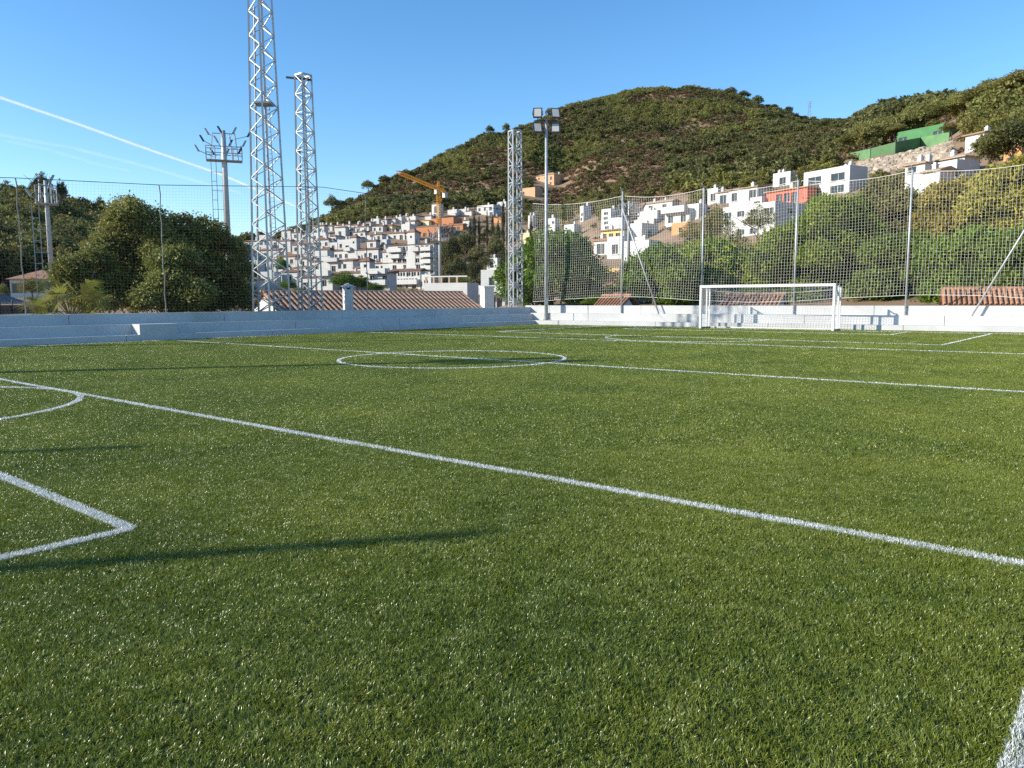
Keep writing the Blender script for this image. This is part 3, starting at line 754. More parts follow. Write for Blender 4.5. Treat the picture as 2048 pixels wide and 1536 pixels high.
def tree(name, label, cat, x, ytop, wpx, r, kind, ybot=None, var=0, dense=1.0, trunk=True, group=None, base=None, tr=0.16, crown_frac=None):
    a, _ = azt(x, ytop); zt = zy(x, ytop, r); zb = T(a, r) if base is None else base
    P = (r*math.sin(a), r*math.cos(a)); hw = wpx/px_m(x, r)/2
    zc0 = zb+0.1*(zt-zb) if ybot is None else max(zb, zy(x, ybot, r))
    t = thing(name, label, cat, (P[0], P[1], zb), rng.uniform(0, 6.28), group)
    c = obj('crown', crown_unit(kind, var, dense), t); hz = (zt-zc0)/2
    c.location = (0, 0, zc0+hz-zb); c.scale = (hw, hw, hz/0.98)
    c.rotation_euler = (0, 0, 0)
    if trunk:
        h = max(1.0, zt-zb); k = (round(h), var % 3)
        if k not in TRUNKS: TRUNKS[k] = trunk_mesh('trunk', h, max(0.08, tr*h/6), hw*0.8, hash(k) % 1000)
        obj('trunk', TRUNKS[k], t)
    return t

# ------------------------------------------------------------------ carob thicket and palm behind the left wall
G1 = 'broadleaf trees behind the left wall'
def big_tree(label, x, ytop, ybot, wpx, r, kind, seed, n, leaf, lobes_px, name='carob_tree', group=G1, sig=0.16, per=12, droop=0.0):
    """tree whose lobes are given by photo outline (x, y, radius px) at its own range"""
    a, _ = azt(x, 600); zb = T(a, r); P = np.array([r*math.sin(a), r*math.cos(a)])
    t = thing(name, label, 'tree', (P[0], P[1], zb), 0, group); g = random.Random(seed); lb = []
    rt2 = np.array([math.cos(a), -math.sin(a)]); fw2 = np.array([math.sin(a), math.cos(a)])
    for (lx_, ly_, rp) in lobes_px:
        k = px_m(lx_, r); dp = g.uniform(-0.5, 0.5)*wpx/px_m(x, r)*0.45
        off = rt2*(lx_-x)/k + fw2*dp; rad = rp/k
        lb.append((off[0], off[1], zy(lx_, ly_, r)-zb, rad, rad, rad*0.95))
    V, Fq, tt = leaf_cloud(lb, n, per, leaf, sig, seed, 2.1, 0.8, droop, 0.3, 0.7)
    obj('crown', np_mesh('crown', V, Fq, LM[kind], tt), t)
    obj('trunk', trunk_mesh('trunk', (zy(x, ytop, r)-zb)*0.8, 0.2, wpx/px_m(x, r)*0.35, seed), t)
    return t
big_tree('tallest leafy carob tree in the thicket behind the left wall', 265, 405, 620, 220, 39, 'carob', 3, 3400, 0.145,
         [(262, 445, 38), (240, 490, 40), (300, 470, 45), (225, 540, 42), (285, 540, 52), (330, 510, 45), (260, 590, 40), (320, 585, 40), (275, 425, 22), (215, 500, 20), (240, 612, 24), (290, 612, 26), (247, 408, 8), (268, 404, 9), (292, 414, 9), (318, 428, 9), (228, 448, 10)])
big_tree('leafy carob tree with rounded top in front of the thin light mast', 420, 450, 625, 190, 40, 'carob', 4, 3400, 0.145,
         [(375, 475, 38), (420, 480, 36), (455, 505, 34), (470, 550, 34), (400, 540, 50), (450, 590, 40), (360, 560, 40), (395, 600, 34), (485, 590, 22), (430, 612, 26), (470, 612, 26), (400, 615, 24), (365, 440, 9), (385, 442, 8), (412, 446, 10), (436, 460, 9)])
big_tree('low carob tree with lighter leaves above the palm', 170, 510, 620, 150, 37, 'carob', 5, 1900, 0.14,
         [(150, 545, 30), (190, 525, 28), (165, 580, 34), (215, 570, 34), (130, 560, 16), (225, 600, 26), (200, 612, 22), (170, 608, 22)])
big_tree('dense carob shrub at the middle front of the thicket', 345, 500, 620, 130, 36, 'carob', 6, 1900, 0.14,
         [(335, 530, 30), (365, 520, 26), (340, 575, 38), (300, 600, 26), (385, 590, 32), (340, 612, 24), (370, 615, 22)])
# fan palm
ap, _ = azt(140, 600); rp = 34.0; zbp = T(ap, rp)
pt = thing('fan_palm', 'yellow-green fan palm clump at the foot of the left thicket', 'palm', (rp*math.sin(ap), rp*math.cos(ap), zbp))
b = MB(); b.tube([(0, 0, -0.4), (0, 0, 0.35)], [0.22, 0.18], 9); b.build('stem', M_trunk, pt)
gq = random.Random(5)
for k in range(34):
    b = MB(); az_ = gq.uniform(0, 6.283); el_ = gq.uniform(0.25, 1.35); ln_ = gq.uniform(0.9, 1.5)
    tip = np.array([math.cos(az_)*math.cos(el_), math.sin(az_)*math.cos(el_), math.sin(el_)])*ln_+np.array([0, 0, 0.3])
    b.tube([(0, 0, 0.3), tip*0.6+np.array([0, 0, 0.16]), tip], [0.018, 0.014, 0.01], 4)
    d_ = np.array([math.cos(az_), math.sin(az_), gq.uniform(-0.25, 0.6)]); d_ /= np.linalg.norm(d_)
    s_ = np.cross(d_, (0, 0, 1)); s_ /= np.linalg.norm(s_); n_ = np.cross(s_, d_); tw_ = gq.uniform(-1.2, 1.2); s_, n_ = s_*math.cos(tw_)+n_*math.sin(tw_), n_*math.cos(tw_)-s_*math.sin(tw_)
    for j in range(15):
        f_ = (j-7)/7*1.35; v = d_*math.cos(f_)+s_*math.sin(f_); L_ = gq.uniform(0.55, 0.8); w_ = np.cross(v, n_)*0.03
        e_ = tip+v*L_+np.array([0, 0, -0.12*abs(f_)-0.05])
        m_ = tip+v*L_*0.55
        b.quad(tip, m_+w_, e_, m_-w_)
    me = b.mesh('frond', LM['palm']); obj('frond', me, pt)

# ------------------------------------------------------------------ trees on the bank behind the goal wall
G2 = 'trees on the bank behind the goal'
def bank(label, x, ytop, wpx, r, kind, var=0, dense=1.0, ybot=None, name='bank_tree'):
    return tree(name, label, 'tree', x, ytop, wpx, r, kind, ybot, var, dense, True, G2)
big_tree('broad drooping tree behind the lamp pole at the wall corner', 1100, 470, 612, 230, 56, 'green', 21, 1500, 0.34,
         [(1095, 505, 40), (1140, 500, 34), (1060, 530, 36), (1150, 550, 45), (1100, 560, 45), (1030, 560, 30), (1075, 600, 30), (1165, 595, 34), (1015, 545, 16), (1025, 590, 18)],
         'broadleaf_tree', G2, 0.26, 13, 0.9)
big_tree('bright creeper-clad tree right of the slanting brace', 1310, 500, 612, 150, 55, 'bright', 22, 1150, 0.26,
         [(1285, 540, 32), (1320, 520, 30), (1345, 555, 34), (1290, 585, 32), (1350, 595, 28), (1265, 565, 18)], 'broadleaf_tree', G2, 0.22, 13, 0.5)
big_tree('green leafy tree left of the goal above the wall', 1415, 480, 612, 160, 57, 'bright', 23, 1150, 0.26,
         [(1390, 520, 34), (1430, 505, 30), (1455, 530, 30), (1380, 565, 30), (1425, 560, 36), (1400, 598, 26), (1460, 575, 20)], 'broadleaf_tree', G2, 0.22, 13, 0.5)
big_tree('bright green tree above the right half of the goal', 1560, 450, 612, 180, 55, 'bright', 24, 1500, 0.25,
         [(1560, 490, 38), (1600, 470, 34), (1530, 535, 34), (1580, 545, 45), (1625, 525, 38), (1530, 585, 28), (1600, 592, 32), (1505, 560, 14)], 'broadleaf_tree', G2, 0.22, 13, 0.6)
big_tree('tall bright green tree right of the goal post', 1670, 395, 612, 190, 58, 'bright', 25, 1700, 0.25,
         [(1650, 440, 42), (1690, 425, 38), (1720, 470, 40), (1660, 500, 46), (1720, 535, 42), (1660, 570, 42), (1720, 592, 30), (1640, 410, 24)], 'broadleaf_tree', G2, 0.22, 13, 0.6)
big_tree('olive-coloured tree below the white flat-roofed box house', 1770, 360, 600, 150, 66, 'olive', 26, 1200, 0.26,
         [(1755, 395, 34), (1790, 420, 36), (1740, 430, 30), (1780, 465, 38), (1810, 480, 30)], 'broadleaf_tree', G2, 0.24, 13, 0.2)
big_tree('large shady green tree behind the fourth net post', 1800, 470, 612, 190, 53, 'green', 27, 1700, 0.24,
         [(1770, 510, 42), (1820, 505, 42), (1790, 560, 48), (1845, 555, 40), (1750, 580, 36), (1835, 595, 34), (1775, 600, 30)], 'broadleaf_tree', G2, 0.22, 13, 0.4)
big_tree('yellowish feathery bamboo clump under the villa', 1900, 365, 600, 150, 59, 'bamboo', 28, 1500, 0.26,
         [(1880, 405, 36), (1920, 395, 36), (1860, 445, 34), (1905, 450, 42), (1940, 440, 34), (1870, 480, 30)], 'bamboo_clump', G2, 0.2, 13, 0.7)
big_tree('tall yellow bamboo clump at the right edge of the photo', 2010, 325, 600, 190, 56, 'bamboo', 29, 1900, 0.26,
         [(1985, 370, 38), (2030, 355, 38), (2065, 380, 40), (1965, 420, 38), (2015, 415, 46), (2060, 440, 40), (2000, 465, 34)], 'bamboo_clump', G2, 0.2, 13, 0.7)
big_tree('wide green tree above the tiled roof at right', 1930, 470, 612, 200, 51, 'green', 30, 1700, 0.24,
         [(1890, 515, 42), (1945, 500, 44), (1990, 515, 40), (1905, 565, 42), (1960, 560, 42), (1880, 595, 24)], 'broadleaf_tree', G2, 0.22, 13, 0.4)
big_tree('green tree at the right edge under the bamboo', 2060, 470, 600, 190, 50, 'green', 31, 1300, 0.24,
         [(2030, 505, 42), (2075, 495, 44), (2040, 555, 40), (2090, 560, 44)], 'broadleaf_tree', G2, 0.22, 13, 0.4)
for i, (x, yt, w, r) in enumerate([(1490, 575, 60, 52), (1230, 570, 50, 60), (1190, 590, 60, 52), (1480, 540, 40, 66)]):
    tree('bank_shrub', ['small green shrub behind the left goal post', 'low shrub on the orange earth under the yellow wall', 'low shrub beside the small tiled roof left of the brace', 'dark shrub on the bank behind the goal'][i], 'shrub', x, yt, w, r, 'green', None, i, 0.5, False)

# ------------------------------------------------------------------ near tiled roofs
HALF = {}
def tile_row(L, n, w, m):
    key = (round(L, 2), n, round(w, 3), m.name)
    if key in HALF: return HALF[key]
    b = MB(); seg = 7
    for i in range(n):
        y0, y1 = L*i/n, L*(i+1)/n+0.03; za, zb_ = 0.022, 0.014
        prev = None
        for s in range(seg+1):
            a = math.pi*s/seg; p = [(w*0.5*math.cos(a), y0, w*0.5*math.sin(a)*0.9+za), (w*0.485*math.cos(a), y1, w*0.485*math.sin(a)*0.9+zb_)]
            if prev: b.quad(prev[0], p[0], p[1], prev[1])
            prev = p
        pass
    me = b.mesh('tile_row', m); HALF[key] = me; return me
def tiled_building(name, label, cat, x0, x1, r0, r1, ztop, zeave, depth, m, pitchw=0.26, back=True, ntile=5, cap=True):
    """low building whose near roof slope shows above the wall; eave line from column x0 at r0 to x1 at r1"""
    A = at_r(x0, 600, r0)[:2]; B = at_r(x1, 600, r1)[:2]
    u = (B-A)/np.linalg.norm(B-A); L = np.linalg.norm(B-A); nn = np.array([-u[1], u[0]])
    t = thing(name, label, cat, (A[0], A[1], 0), math.atan2(u[1], u[0]))
    b = MB(); b.box(0.25, L-0.25, 0.3, 2*depth-0.3, -3.5, zeave-0.03)
    for sx in (0.25, L-0.25):
        b.tri((sx, 0.3, zeave-0.03), (sx, 2*depth-0.3, zeave-0.03), (sx, depth, ztop-0.1))
    b.build('wall', M_white, t)
    sl = math.hypot(depth, ztop-zeave); an = math.atan2(ztop-zeave, depth)
    b = MB(); b.quad((0, 0, zeave), (L, 0, zeave), (L, depth, ztop), (0, depth, ztop)); b.quad((L, 2*depth, zeave), (0, 2*depth, zeave), (0, depth, ztop), (L, depth, ztop))
    b.build('roof_deck', m, t)
    me = tile_row(sl, ntile, pitchw*0.72, m); k = int(L/pitchw)
    for i in range(k):
        o = obj('tile_row', me, t); o.location = ((i+0.5)*L/k, -0.02, zeave+0.01); o.rotation_euler = (an, 0, 0)
        o2 = obj('tile_row', me, t); o2.location = ((i+0.5)*L/k, 2*depth+0.02, zeave+0.01); o2.rotation_euler = (an, 0, math.pi)
    b = MB(); b.tube([(0, depth, ztop+0.02), (L, depth, ztop+0.02)], 0.11, 8); b.build('ridge_cap', m, t)
    return t, A, u, L
M_tileN = mat('weathered_roof_tile', (0.46, 0.29, 0.20), 0.9, 0.15, 4.0, c2=(0.30, 0.19, 0.13), bump=0.3, bscale=30)
tb, A_, u_, L_ = tiled_building('tiled_house', 'long low house with brown barrel-tile roof just behind the left wall', 'house', 560, 972, 40.5, 47.5, 1.86, 0.70, 2.4, M_tileN, 0.31)
# chimney of the tiled roof
def on_px(x, r): return at_r(x, 600, r)[:2]
def chimney(label, x, r, wpx, ytop, ybot, name='chimney'):
    P = on_px(x, r); w = wpx/px_m(x, r)/2; zt = zy(x, ytop, r); zb = zy(x, ybot, r); Hh = zt-zb; a, _ = azt(x, 600)
    t = thing(name, label, 'chimney', (P[0], P[1], zb), -a+0.25)
    b = MB(); b.box(-w, w, -w, w, -0.8, Hh*0.72)
    for sx in (-1, 1):
        for sy in (-1, 1): b.box(min(sx*w, sx*w*0.5), max(sx*w, sx*w*0.5), min(sy*w, sy*w*0.5), max(sy*w, sy*w*0.5), Hh*0.72, Hh*0.84)
    b.build('stack', M_white, t)
    b = MB(); o_ = w*1.25; z = Hh*0.84
    b.box(-o_, o_, -o_, o_, z, z+0.03)
    for s in ((-1, -1, 1, -1), (1, -1, 1, 1), (1, 1, -1, 1), (-1, 1, -1, -1)): b.tri((s[0]*o_, s[1]*o_, z+0.03), (s[2]*o_, s[3]*o_, z+0.03), (0, 0, Hh))
    b.build('cowl', M_white, t)
    b = MB(); b.box(-w*0.4, w*0.4, -w*0.4, w*0.4, Hh*0.70, Hh*0.80); b.build('flue', M_dark, t)
chimney('white chimney with a pointed cowl on the tiled roof by the lattice tower', 696, 40.8, 17, 566, 612)
P = on_px(974, 47.8); t = thing('gable_pillar', 'plain white pillar at the right end of the long tiled roof', 'pillar', (P[0], P[1], 0.2), YAW+0.5)
b = MB(); b.box(-0.32, 0.32, -0.32, 0.32, -2, 1.95); b.build('shaft', M_white, t); b = MB(); b.box(-0.36, 0.36, -0.36, 0.36, 1.95, 2.05); b.build('cap_slab', M_white, t)
tiled_building('tiled_hut', 'small hut with terracotta roof just left of the slanting brace', 'hut', 1186, 1245, 44.6, 43.4, 1.60, 1.0, 0.9, M_tile2, 0.2)
tiled_building('tiled_hut', 'hut with terracotta roof seen through the goal', 'hut', 1436, 1560, 41.2, 40.2, 1.62, 0.95, 1.0, M_tile2, 0.2)
tiled_building('tiled_hut', 'hut with terracotta roof above the wall at the right edge', 'hut', 1885, 2130, 40.4, 41.0, 1.80, 1.08, 1.1, M_tile2, 0.2)

# ------------------------------------------------------------------ houses
M_cream = mat('cream_plaster', (0.72, 0.60, 0.36), 0.9, 0.06, 0.5)
M_yellow = mat('yellow_plaster', (0.80, 0.60, 0.20), 0.9, 0.06, 0.5)
M_pink = mat('coral_red_plaster', (0.62, 0.17, 0.12), 0.9, 0.06, 0.5)
M_orange = mat('orange_plaster', (0.62, 0.30, 0.13), 0.9, 0.08, 0.5)
M_peach = mat('peach_plaster', (0.60, 0.37, 0.22), 0.9, 0.08, 0.5)
M_green = mat('green_cladding', (0.085, 0.24, 0.10), 0.8, 0.1, 0.5)
M_greynw = mat('grey_render', (0.45, 0.45, 0.44), 0.9, 0.08, 0.5)
M_frame = mat('window_frame', (0.55, 0.53, 0.50), 0.6, 0.05, 3)
M_shut = mat('brown_shutter', (0.22, 0.10, 0.05), 0.7, 0.1, 3)
WM = dict(w=M_white2, c=M_cream, y=M_yellow, p=M_pink, o=M_orange, b=M_brick, h=M_peach, g=M_green, n=M_greynw)
WINC = {}
def window_mesh(w, h, style):
    key = (round(w, 1), round(h, 1), style)
    if key in WINC: return WINC[key]
    b = MB(); w2, fr = w/2, 0.06
    b.quad((-w2, 0.02, 0), (w2, 0.02, 0), (w2, 0.02, h), (-w2, 0.02, h), 1)
    b.box(-w2, -w2+fr, -0.03, 0.019, 0, h); b.box(w2-fr, w2, -0.03, 0.019, 0, h)
    b.box(-w2+fr, w2-fr, -0.03, 0.019, 0, fr); b.box(-w2+fr, w2-fr, -0.03, 0.019, h-fr, h)
    if w > 0.8: b.box(-0.03, 0.03, -0.028, 0.018, fr, h-fr)
    if style == 1: b.box(-w2-0.1, w2+0.1, -0.32, -0.04, -0.1, -0.02)
    me = b.mesh('window', [M_shut if style == 2 else M_frame, M_glass]); WINC[key] = me; return me
def holed(b, O, ex, n, W, z0, z1, holes, dep):
    """wall face with recessed openings: O corner, ex along, n outward normal"""
    O, ex, n = np.array(O, float), np.array(ex, float), np.array(n, float); ez = np.array([0, 0, 1.0])
    xs = sorted({0.0, W, *[v for h in holes for v in h[:2]]}); zs = sorted({z0, z1, *[v for h in holes for v in h[2:4]]})
    for xa, xb in zip(xs, xs[1:]):
        for za, zb in zip(zs, zs[1:]):
            xm, zm = (xa+xb)/2, (za+zb)/2
            if any(h[0] < xm < h[1] and h[2] < zm < h[3] for h in holes): continue
            b.quad(O+ex*xa+ez*za, O+ex*xb+ez*za, O+ex*xb+ez*zb, O+ex*xa+ez*zb)
    for xa, xb, za, zb in holes:
        i = -n*dep; c = [O+ex*xa+ez*za, O+ex*xb+ez*za, O+ex*xb+ez*zb, O+ex*xa+ez*zb]
        for k in range(4): b.quad(c[k], c[k]+i, c[(k+1) % 4]+i, c[(k+1) % 4])
ROOFN = dict(flat='flat roof', hip='brown tiled roof', gable='tiled gable roof', shed='sloping tiled roof')
WALLN = dict(w='white', c='cream', y='yellow', p='coral-red', o='orange', b='bare brick', h='peach', g='green', n='grey')
HLIST, HPOS, HRECT = [], [], []
def add(row, crop, *specs):
    x0, y0, k = crop
    for s in specs:
        xl, xc, xr, yt, yb = s[:5]; o = dict(s[5]) if len(s) > 5 else {}
        HLIST.append(dict(row=row, xl=x0+xl/k, xc=x0+xc/k, xr=x0+xr/k, yt=y0+yt/k, yb=y0+yb/k, **o))
def build_house(h, label):
    g = random.Random(int(h['xc']*7+h['yt']*3))
    xc, yb, yt = h['xc'], h['yb'], h['yt']
    r = h.get('r') or hit(xc, yb, h.get('r0', 48)) or 330.0
    a, _ = azt(xc, yb); k = px_m(xc, r)
    th = math.radians(h.get('th', 38)); v = np.array([math.sin(a), math.cos(a)]); rho = np.array([v[1], -v[0]])
    e = rho*math.cos(th)-v*math.sin(th); e2 = v*math.cos(th)+rho*math.sin(th)
    zb, zt = zy(xc, yb, r), zy(xc, yt, r); Hh = max(h.get('hm', 2.2), zt-zb)
    w = max(2.0, (xc-h['xl'])/k/math.cos(th)); dd = max(2.5, (h['xr']-xc)/k/math.sin(th)) if th > 0.05 else h.get('d', 8)
    C = np.array([r*v[0], r*v[1]]); L = C-e*w
    HRECT.append((h['xl']-3, h['xr']+3, yt-6, min(yb, yt+70), r))
    HPOS.append((*(C-e*w/2+e2*dd/2), max(w, dd)*0.5+1.5, r))
    t = thing(h.get('name', 'house'), label, h.get('cat', 'house'), (L[0], L[1], zb), math.atan2(e[1], e[0]), h.get('group', 'houses on the hillside'))
    mw = WM[h.get('m', 'w')]; fl = h.get('fl') or max(1, round(Hh/3.0)); fh = Hh/fl
    holes, wins = [], []
    cols = h.get('cols') if h.get('cols') is not None else max(1, round(w/3.4))
    ww, wh = h.get('ww', 1.15), h.get('wh', 1.35)
    for f in range(fl):
        for c in range(cols):
            if h.get('skip', 0.2) > g.random(): continue
            cw, ch = (ww, min(wh, fh*0.62)) if g.random() < 0.7 or 'ww' in h else (1.5, min(2.05, fh*0.72))
            xm = w*(c+0.5)/cols+(0 if 'ww' in h else g.uniform(-.25, .25)); zs = f*fh+(fh*0.72-ch if ch < 1.6 else 0.12)+0.15
            if cw > w/cols*0.9: cw = w/cols*0.7
            if xm-cw/2 < 0.15 or xm+cw/2 > w-0.15: continue
            holes.append((xm-cw/2, xm+cw/2, zs, zs+ch)); wins.append((xm, zs, cw, ch))
    sh, sw = [], []
    if dd > 3.5 and h.get('side', True):
        for f in range(fl):
            for c in range(max(1, round(dd/4.5))):
                if g.random() < 0.5: continue
                ym = dd*(c+0.5)/max(1, round(dd/4.5)); ch = min(1.2, fh*0.5); zs = f*fh+fh*0.72-ch+0.1
                sh.append((ym-0.5, ym+0.5, zs, zs+ch)); sw.append((ym, zs, 1.0, ch))
    for q in h.get('holes', []): holes.append(tuple(q))
    b = MB(); dep = 0.22
    holed(b, (0, 0, 0), (1, 0, 0), (0, -1, 0), w, -h.get('fd', 5), Hh, holes, dep)
    holed(b, (w, 0, 0), (0, 1, 0), (1, 0, 0), dd, -h.get('fd', 5), Hh, sh, dep)
    b.quad((0, dd, -5), (0, 0, -5), (0, 0, Hh), (0, dd, Hh)); b.quad((w, dd, -5), (0, dd, -5), (0, dd, Hh), (w, dd, Hh))
    b.quad((0, 0, Hh-0.02), (w, 0, Hh-0.02), (w, dd, Hh-0.02), (0, dd, Hh-0.02))
    b.build('wall', mw, t)
    st = 2 if h.get('shut') else (1 if g.random() < 0.5 else 0)
    for xm, zs, cw, ch in wins: obj('window', window_mesh(cw, ch, st if ch < 1.6 else 0), t, (xm, dep-0.04, zs))
    for q in h.get('holes', []): obj('window', window_mesh(q[1]-q[0], q[3]-q[2], 0), t, ((q[0]+q[1])/2, dep-0.04, q[2]))
    for ym, zs, cw, ch in sw:
        o = obj('window', window_mesh(cw, ch, 0), t, (w-dep+0.04, ym, zs)); o.rotation_euler = (0, 0, math.pi/2)
    roof, ov = h.get('roof', 'hip'), 0.35
    mt = {'t': M_tile, 's': M_tile3, 'r': M_tile2}[h.get('tile', 't')]
    rh = min(w, dd)*0.5*0.42
    def roof_mesh(x0, x1, y0, y1, z, rh, kind, nm):
        b = MB(); dx, dy = x1-x0, y1-y0
        b.box(x0, x1, y0, y1, z, z+0.1)
        z += 0.1
        if kind == 'hip':
            q = min(dx, dy)/2
            if dx >= dy: R1, R2 = (x0+q, (y0+y1)/2, z+rh), (x1-q, (y0+y1)/2, z+rh)
            else: R1, R2 = ((x0+x1)/2, y0+q, z+rh), ((x0+x1)/2, y1-q, z+rh)
            A, B, C_, D = (x0, y0, z), (x1, y0, z), (x1, y1, z), (x0, y1, z)
            if dx >= dy: b.quad(A, B, R2, R1); b.tri(B, C_, R2); b.quad(C_, D, R1, R2); b.tri(D, A, R1)
            else: b.tri(A, B, R1); b.quad(B, C_, R2, R1); b.tri(C_, D, R2); b.quad(D, A, R1, R2)
        elif kind == 'gable':
            ym = (y0+y1)/2; R1, R2 = (x0, ym, z+rh), (x1, ym, z+rh)
            b.quad((x0, y0, z), (x1, y0, z), R2, R1); b.quad((x1, y1, z), (x0, y1, z), R1, R2); b.tri((x0, y0, z), R1, (x0, y1, z)); b.tri((x1, y0, z), (x1, y1, z), R2)
        elif kind == 'gablef':
            xm = (x0+x1)/2; R1, R2 = (xm, y0, z+rh), (xm, y1, z+rh)
            b.quad((x0, y1, z), (x0, y0, z), R1, R2); b.quad((x1, y0, z), (x1, y1, z), R2, R1); b.tri((x0, y0+.35, z), (x1, y0+.35, z), (xm, y0+.35, z+rh)); b.tri((x0, y1, z), R2, (x1, y1, z))
        else:
            b.hexa([(x0, y0, z-0.05), (x1, y0, z-0.05), (x1, y1, z-0.05), (x0, y1, z-0.05), (x0, y0, z+0.05), (x1, y0, z+0.05), (x1, y1, z+rh), (x0, y1, z+rh)])
        return b.build(nm, mt, t)
    if roof == 'flat':
        b = MB(); pz = 0.55; w_ = 0.18
        b.box(0.003, w-0.003, 0.003, w_, Hh, Hh+pz); b.box(0.003, w-0.003, dd-w_, dd-0.003, Hh, Hh+pz); b.box(0.003, w_, w_, dd-w_, Hh, Hh+pz); b.box(w-w_, w-0.003, w_, dd-w_, Hh, Hh+pz)
        b.build('parapet', mw, t)
    else: roof_mesh(-ov, w+ov, -ov, dd+ov, Hh, rh, roof, 'roof')
    ztop = Hh+(0.4 if roof == 'flat' else rh*0.5)
    for i in range(h.get('ch', 1 if g.random() < 0.7 else 2)):
        cx, cy = w*g.uniform(0.12, 0.9), dd*g.uniform(0.25, 0.75); q = 0.32 if r > 200 else 0.24; ct = 1.0 if r > 200 else 0.6
        b = MB(); b.box(cx-q, cx+q, cy-q, cy+q, ztop-0.6, ztop+ct); b.box(cx-q*1.25, cx+q*1.25, cy-q*1.25, cy+q*1.25, ztop+ct, ztop+ct+0.1); b.box(cx-q*0.7, cx+q*0.7, cy-q*0.7, cy+q*0.7, ztop+ct+0.1, ztop+ct+0.3)
        b.build('chimney', M_white2, t)
    if 'turret' in h:
        tx0, tx1, tz = h['turret']; x0, x1 = w*tx0, w*tx1; y1 = min(dd*0.7, 4.0)
        b = MB(); zc = Hh+tz*0.62; xm = (x0+x1)/2
        holed(b, (x0, -0.12, 0), (1, 0, 0), (0, -1, 0), x1-x0, 0.0, Hh+tz, [((x1-x0)/2-0.35, (x1-x0)/2+0.35, zc-0.35, zc+0.35)], 0.2)
        b.quad((x1, -0.12, 0), (x1, y1, 0), (x1, y1, Hh+tz), (x1, -0.12, Hh+tz)); b.quad((x0, y1, 0), (x0, -0.12, 0), (x0, -0.12, Hh+tz), (x0, y1, Hh+tz)); b.quad((x1, y1, Hh), (x0, y1, Hh), (x0, y1, Hh+tz), (x1, y1, Hh+tz))
        b.build('stair_turret', mw, t); obj('window', window_mesh(0.7, 0.7, 0), t, (xm, 0.04, zc-0.35))
        roof_mesh(x0-0.35, x1+0.35, -0.45, y1+0.3, Hh+tz, 0.9, 'hip', 'turret_roof')
    bl = h.get('balc')
    if bl is None: bl = [(f, *sorted(g.sample([0.03, 0.35, 0.62, 0.97], 2))) for f in range(fl) if g.random() < 0.35 and w > 6 and h.get('m', 'w') == 'w']
    for f, xa, xb in bl:
        z = f*fh-0.02 if f else 0.0; b = MB(); x0, x1 = w*xa, w*xb; q = 1.15
        b.box(x0, x1, -q, 0.0, z-0.12, z+0.05); b.box(x0, x1, -q, -q+0.12, z+0.05, z+1.0); b.box(x0, x0+0.12, -q+0.12, 0, z+0.05, z+1.0); b.box(x1-0.12, x1, -q+0.12, 0, z+0.05, z+1.0)
        b.build('balcony', mw, t)
    return t, w, dd, Hh
C1, C2, C3, C4, C5 = (600, 380, 6.4), (840, 400, 6.4), (1080, 360, 6.4), (1360, 300, 6.4), (1640, 130, 5.02)
bigg = dict(fl=4, cols=9, skip=.12)
V1, V2, V3, V4, V5 = 'the topmost village row', 'the upper village row', 'the middle village row', 'the lower village row', 'the lowest village row'
add(V1, C1, (315, 415, 440, 465, 530), (445, 560, 590, 462, 520), (560, 640, 670, 455, 515), (660, 740, 760, 470, 520), (735, 830, 850, 455, 510), (845, 905, 925, 425, 480), (930, 1010, 1040, 400, 450, dict(roof='flat')),
    (1040, 1110, 1130, 415, 450), (1130, 1220, 1240, 398, 440), (1230, 1300, 1330, 390, 430, dict(roof='flat')), (1310, 1390, 1420, 345, 410), (1400, 1480, 1500, 360, 420, dict(roof='flat')), (1600, 1680, 1690, 330, 400))
add(V1, C2, (355, 470, 500, 135, 210, dict(roof='flat')), (470, 590, 630, 130, 205, dict(roof='flat')), (590, 660, 690, 140, 215), (730, 940, 1040, 72, 210, dict(roof='flat', fl=2, balc=[])), (985, 1100, 1145, 35, 95, dict(roof='flat')))
add(V2, C1, (-230, -120, -90, 520, 620), (-100, 0, 30, 545, 650), (20, 120, 150, 570, 640), (145, 330, 370, 560, 660, dict(roof='flat')), (240, 380, 400, 620, 700), (395, 460, 590, 590, 700), (600, 700, 740, 520, 590), (690, 830, 880, 535, 620), (870, 1050, 1090, 570, 650),
    (1070, 1180, 1300, 460, 540, dict(m='c')), (1100, 1340, 1370, 550, 655, dict(balc=[])), (1300, 1405, 1490, 450, 585, dict(roof='flat')), (930, 1060, 1090, 460, 540), (720, 880, 920, 480, 540), (1350, 1470, 1530, 400, 470), (640, 770, 800, 625, 690), (770, 900, 930, 600, 680, dict(roof='flat')), (1000, 1110, 1150, 660, 730, dict(roof='flat')))
add(V3, C1, (-260, -120, -60, 650, 800), (-90, 60, 90, 700, 830), (60, 200, 230, 690, 800), (225, 370, 470, 635, 770), (380, 480, 590, 690, 770, dict(roof='flat')),
    (430, 1005, 1045, 760, 930, dict(cols=9, balc=[(1, .28, .42), (0, .55, .95)], turret=(.40, .53, 4.0))),
    (1050, 1100, 1160, 765, 900, dict(roof='flat')),
    (1120, 1720, 1790, 688, 1090, dict(fl=5, cols=10, balc=[(4, .02, .34), (4, .55, .72), (4, .76, .97), (3, .76, .97), (2, .76, .97), (1, .76, .97), (3, .05, .3)], turret=(.44, .6, 3.6), ch=3)),
    (70, 350, 380, 805, 900))
add(V4, C1, (120, 680, 710, 905, 1070, dict(cols=8, balc=[(1, .4, .7), (0, .1, .3)], turret=(.27, .5, 3.2))), (-260, -60, -20, 850, 1000), (-50, 110, 140, 880, 1010), (780, 1480, 1530, 925, 1060, dict(cols=9, turret=(.4, .57, 3.2), ch=3)))
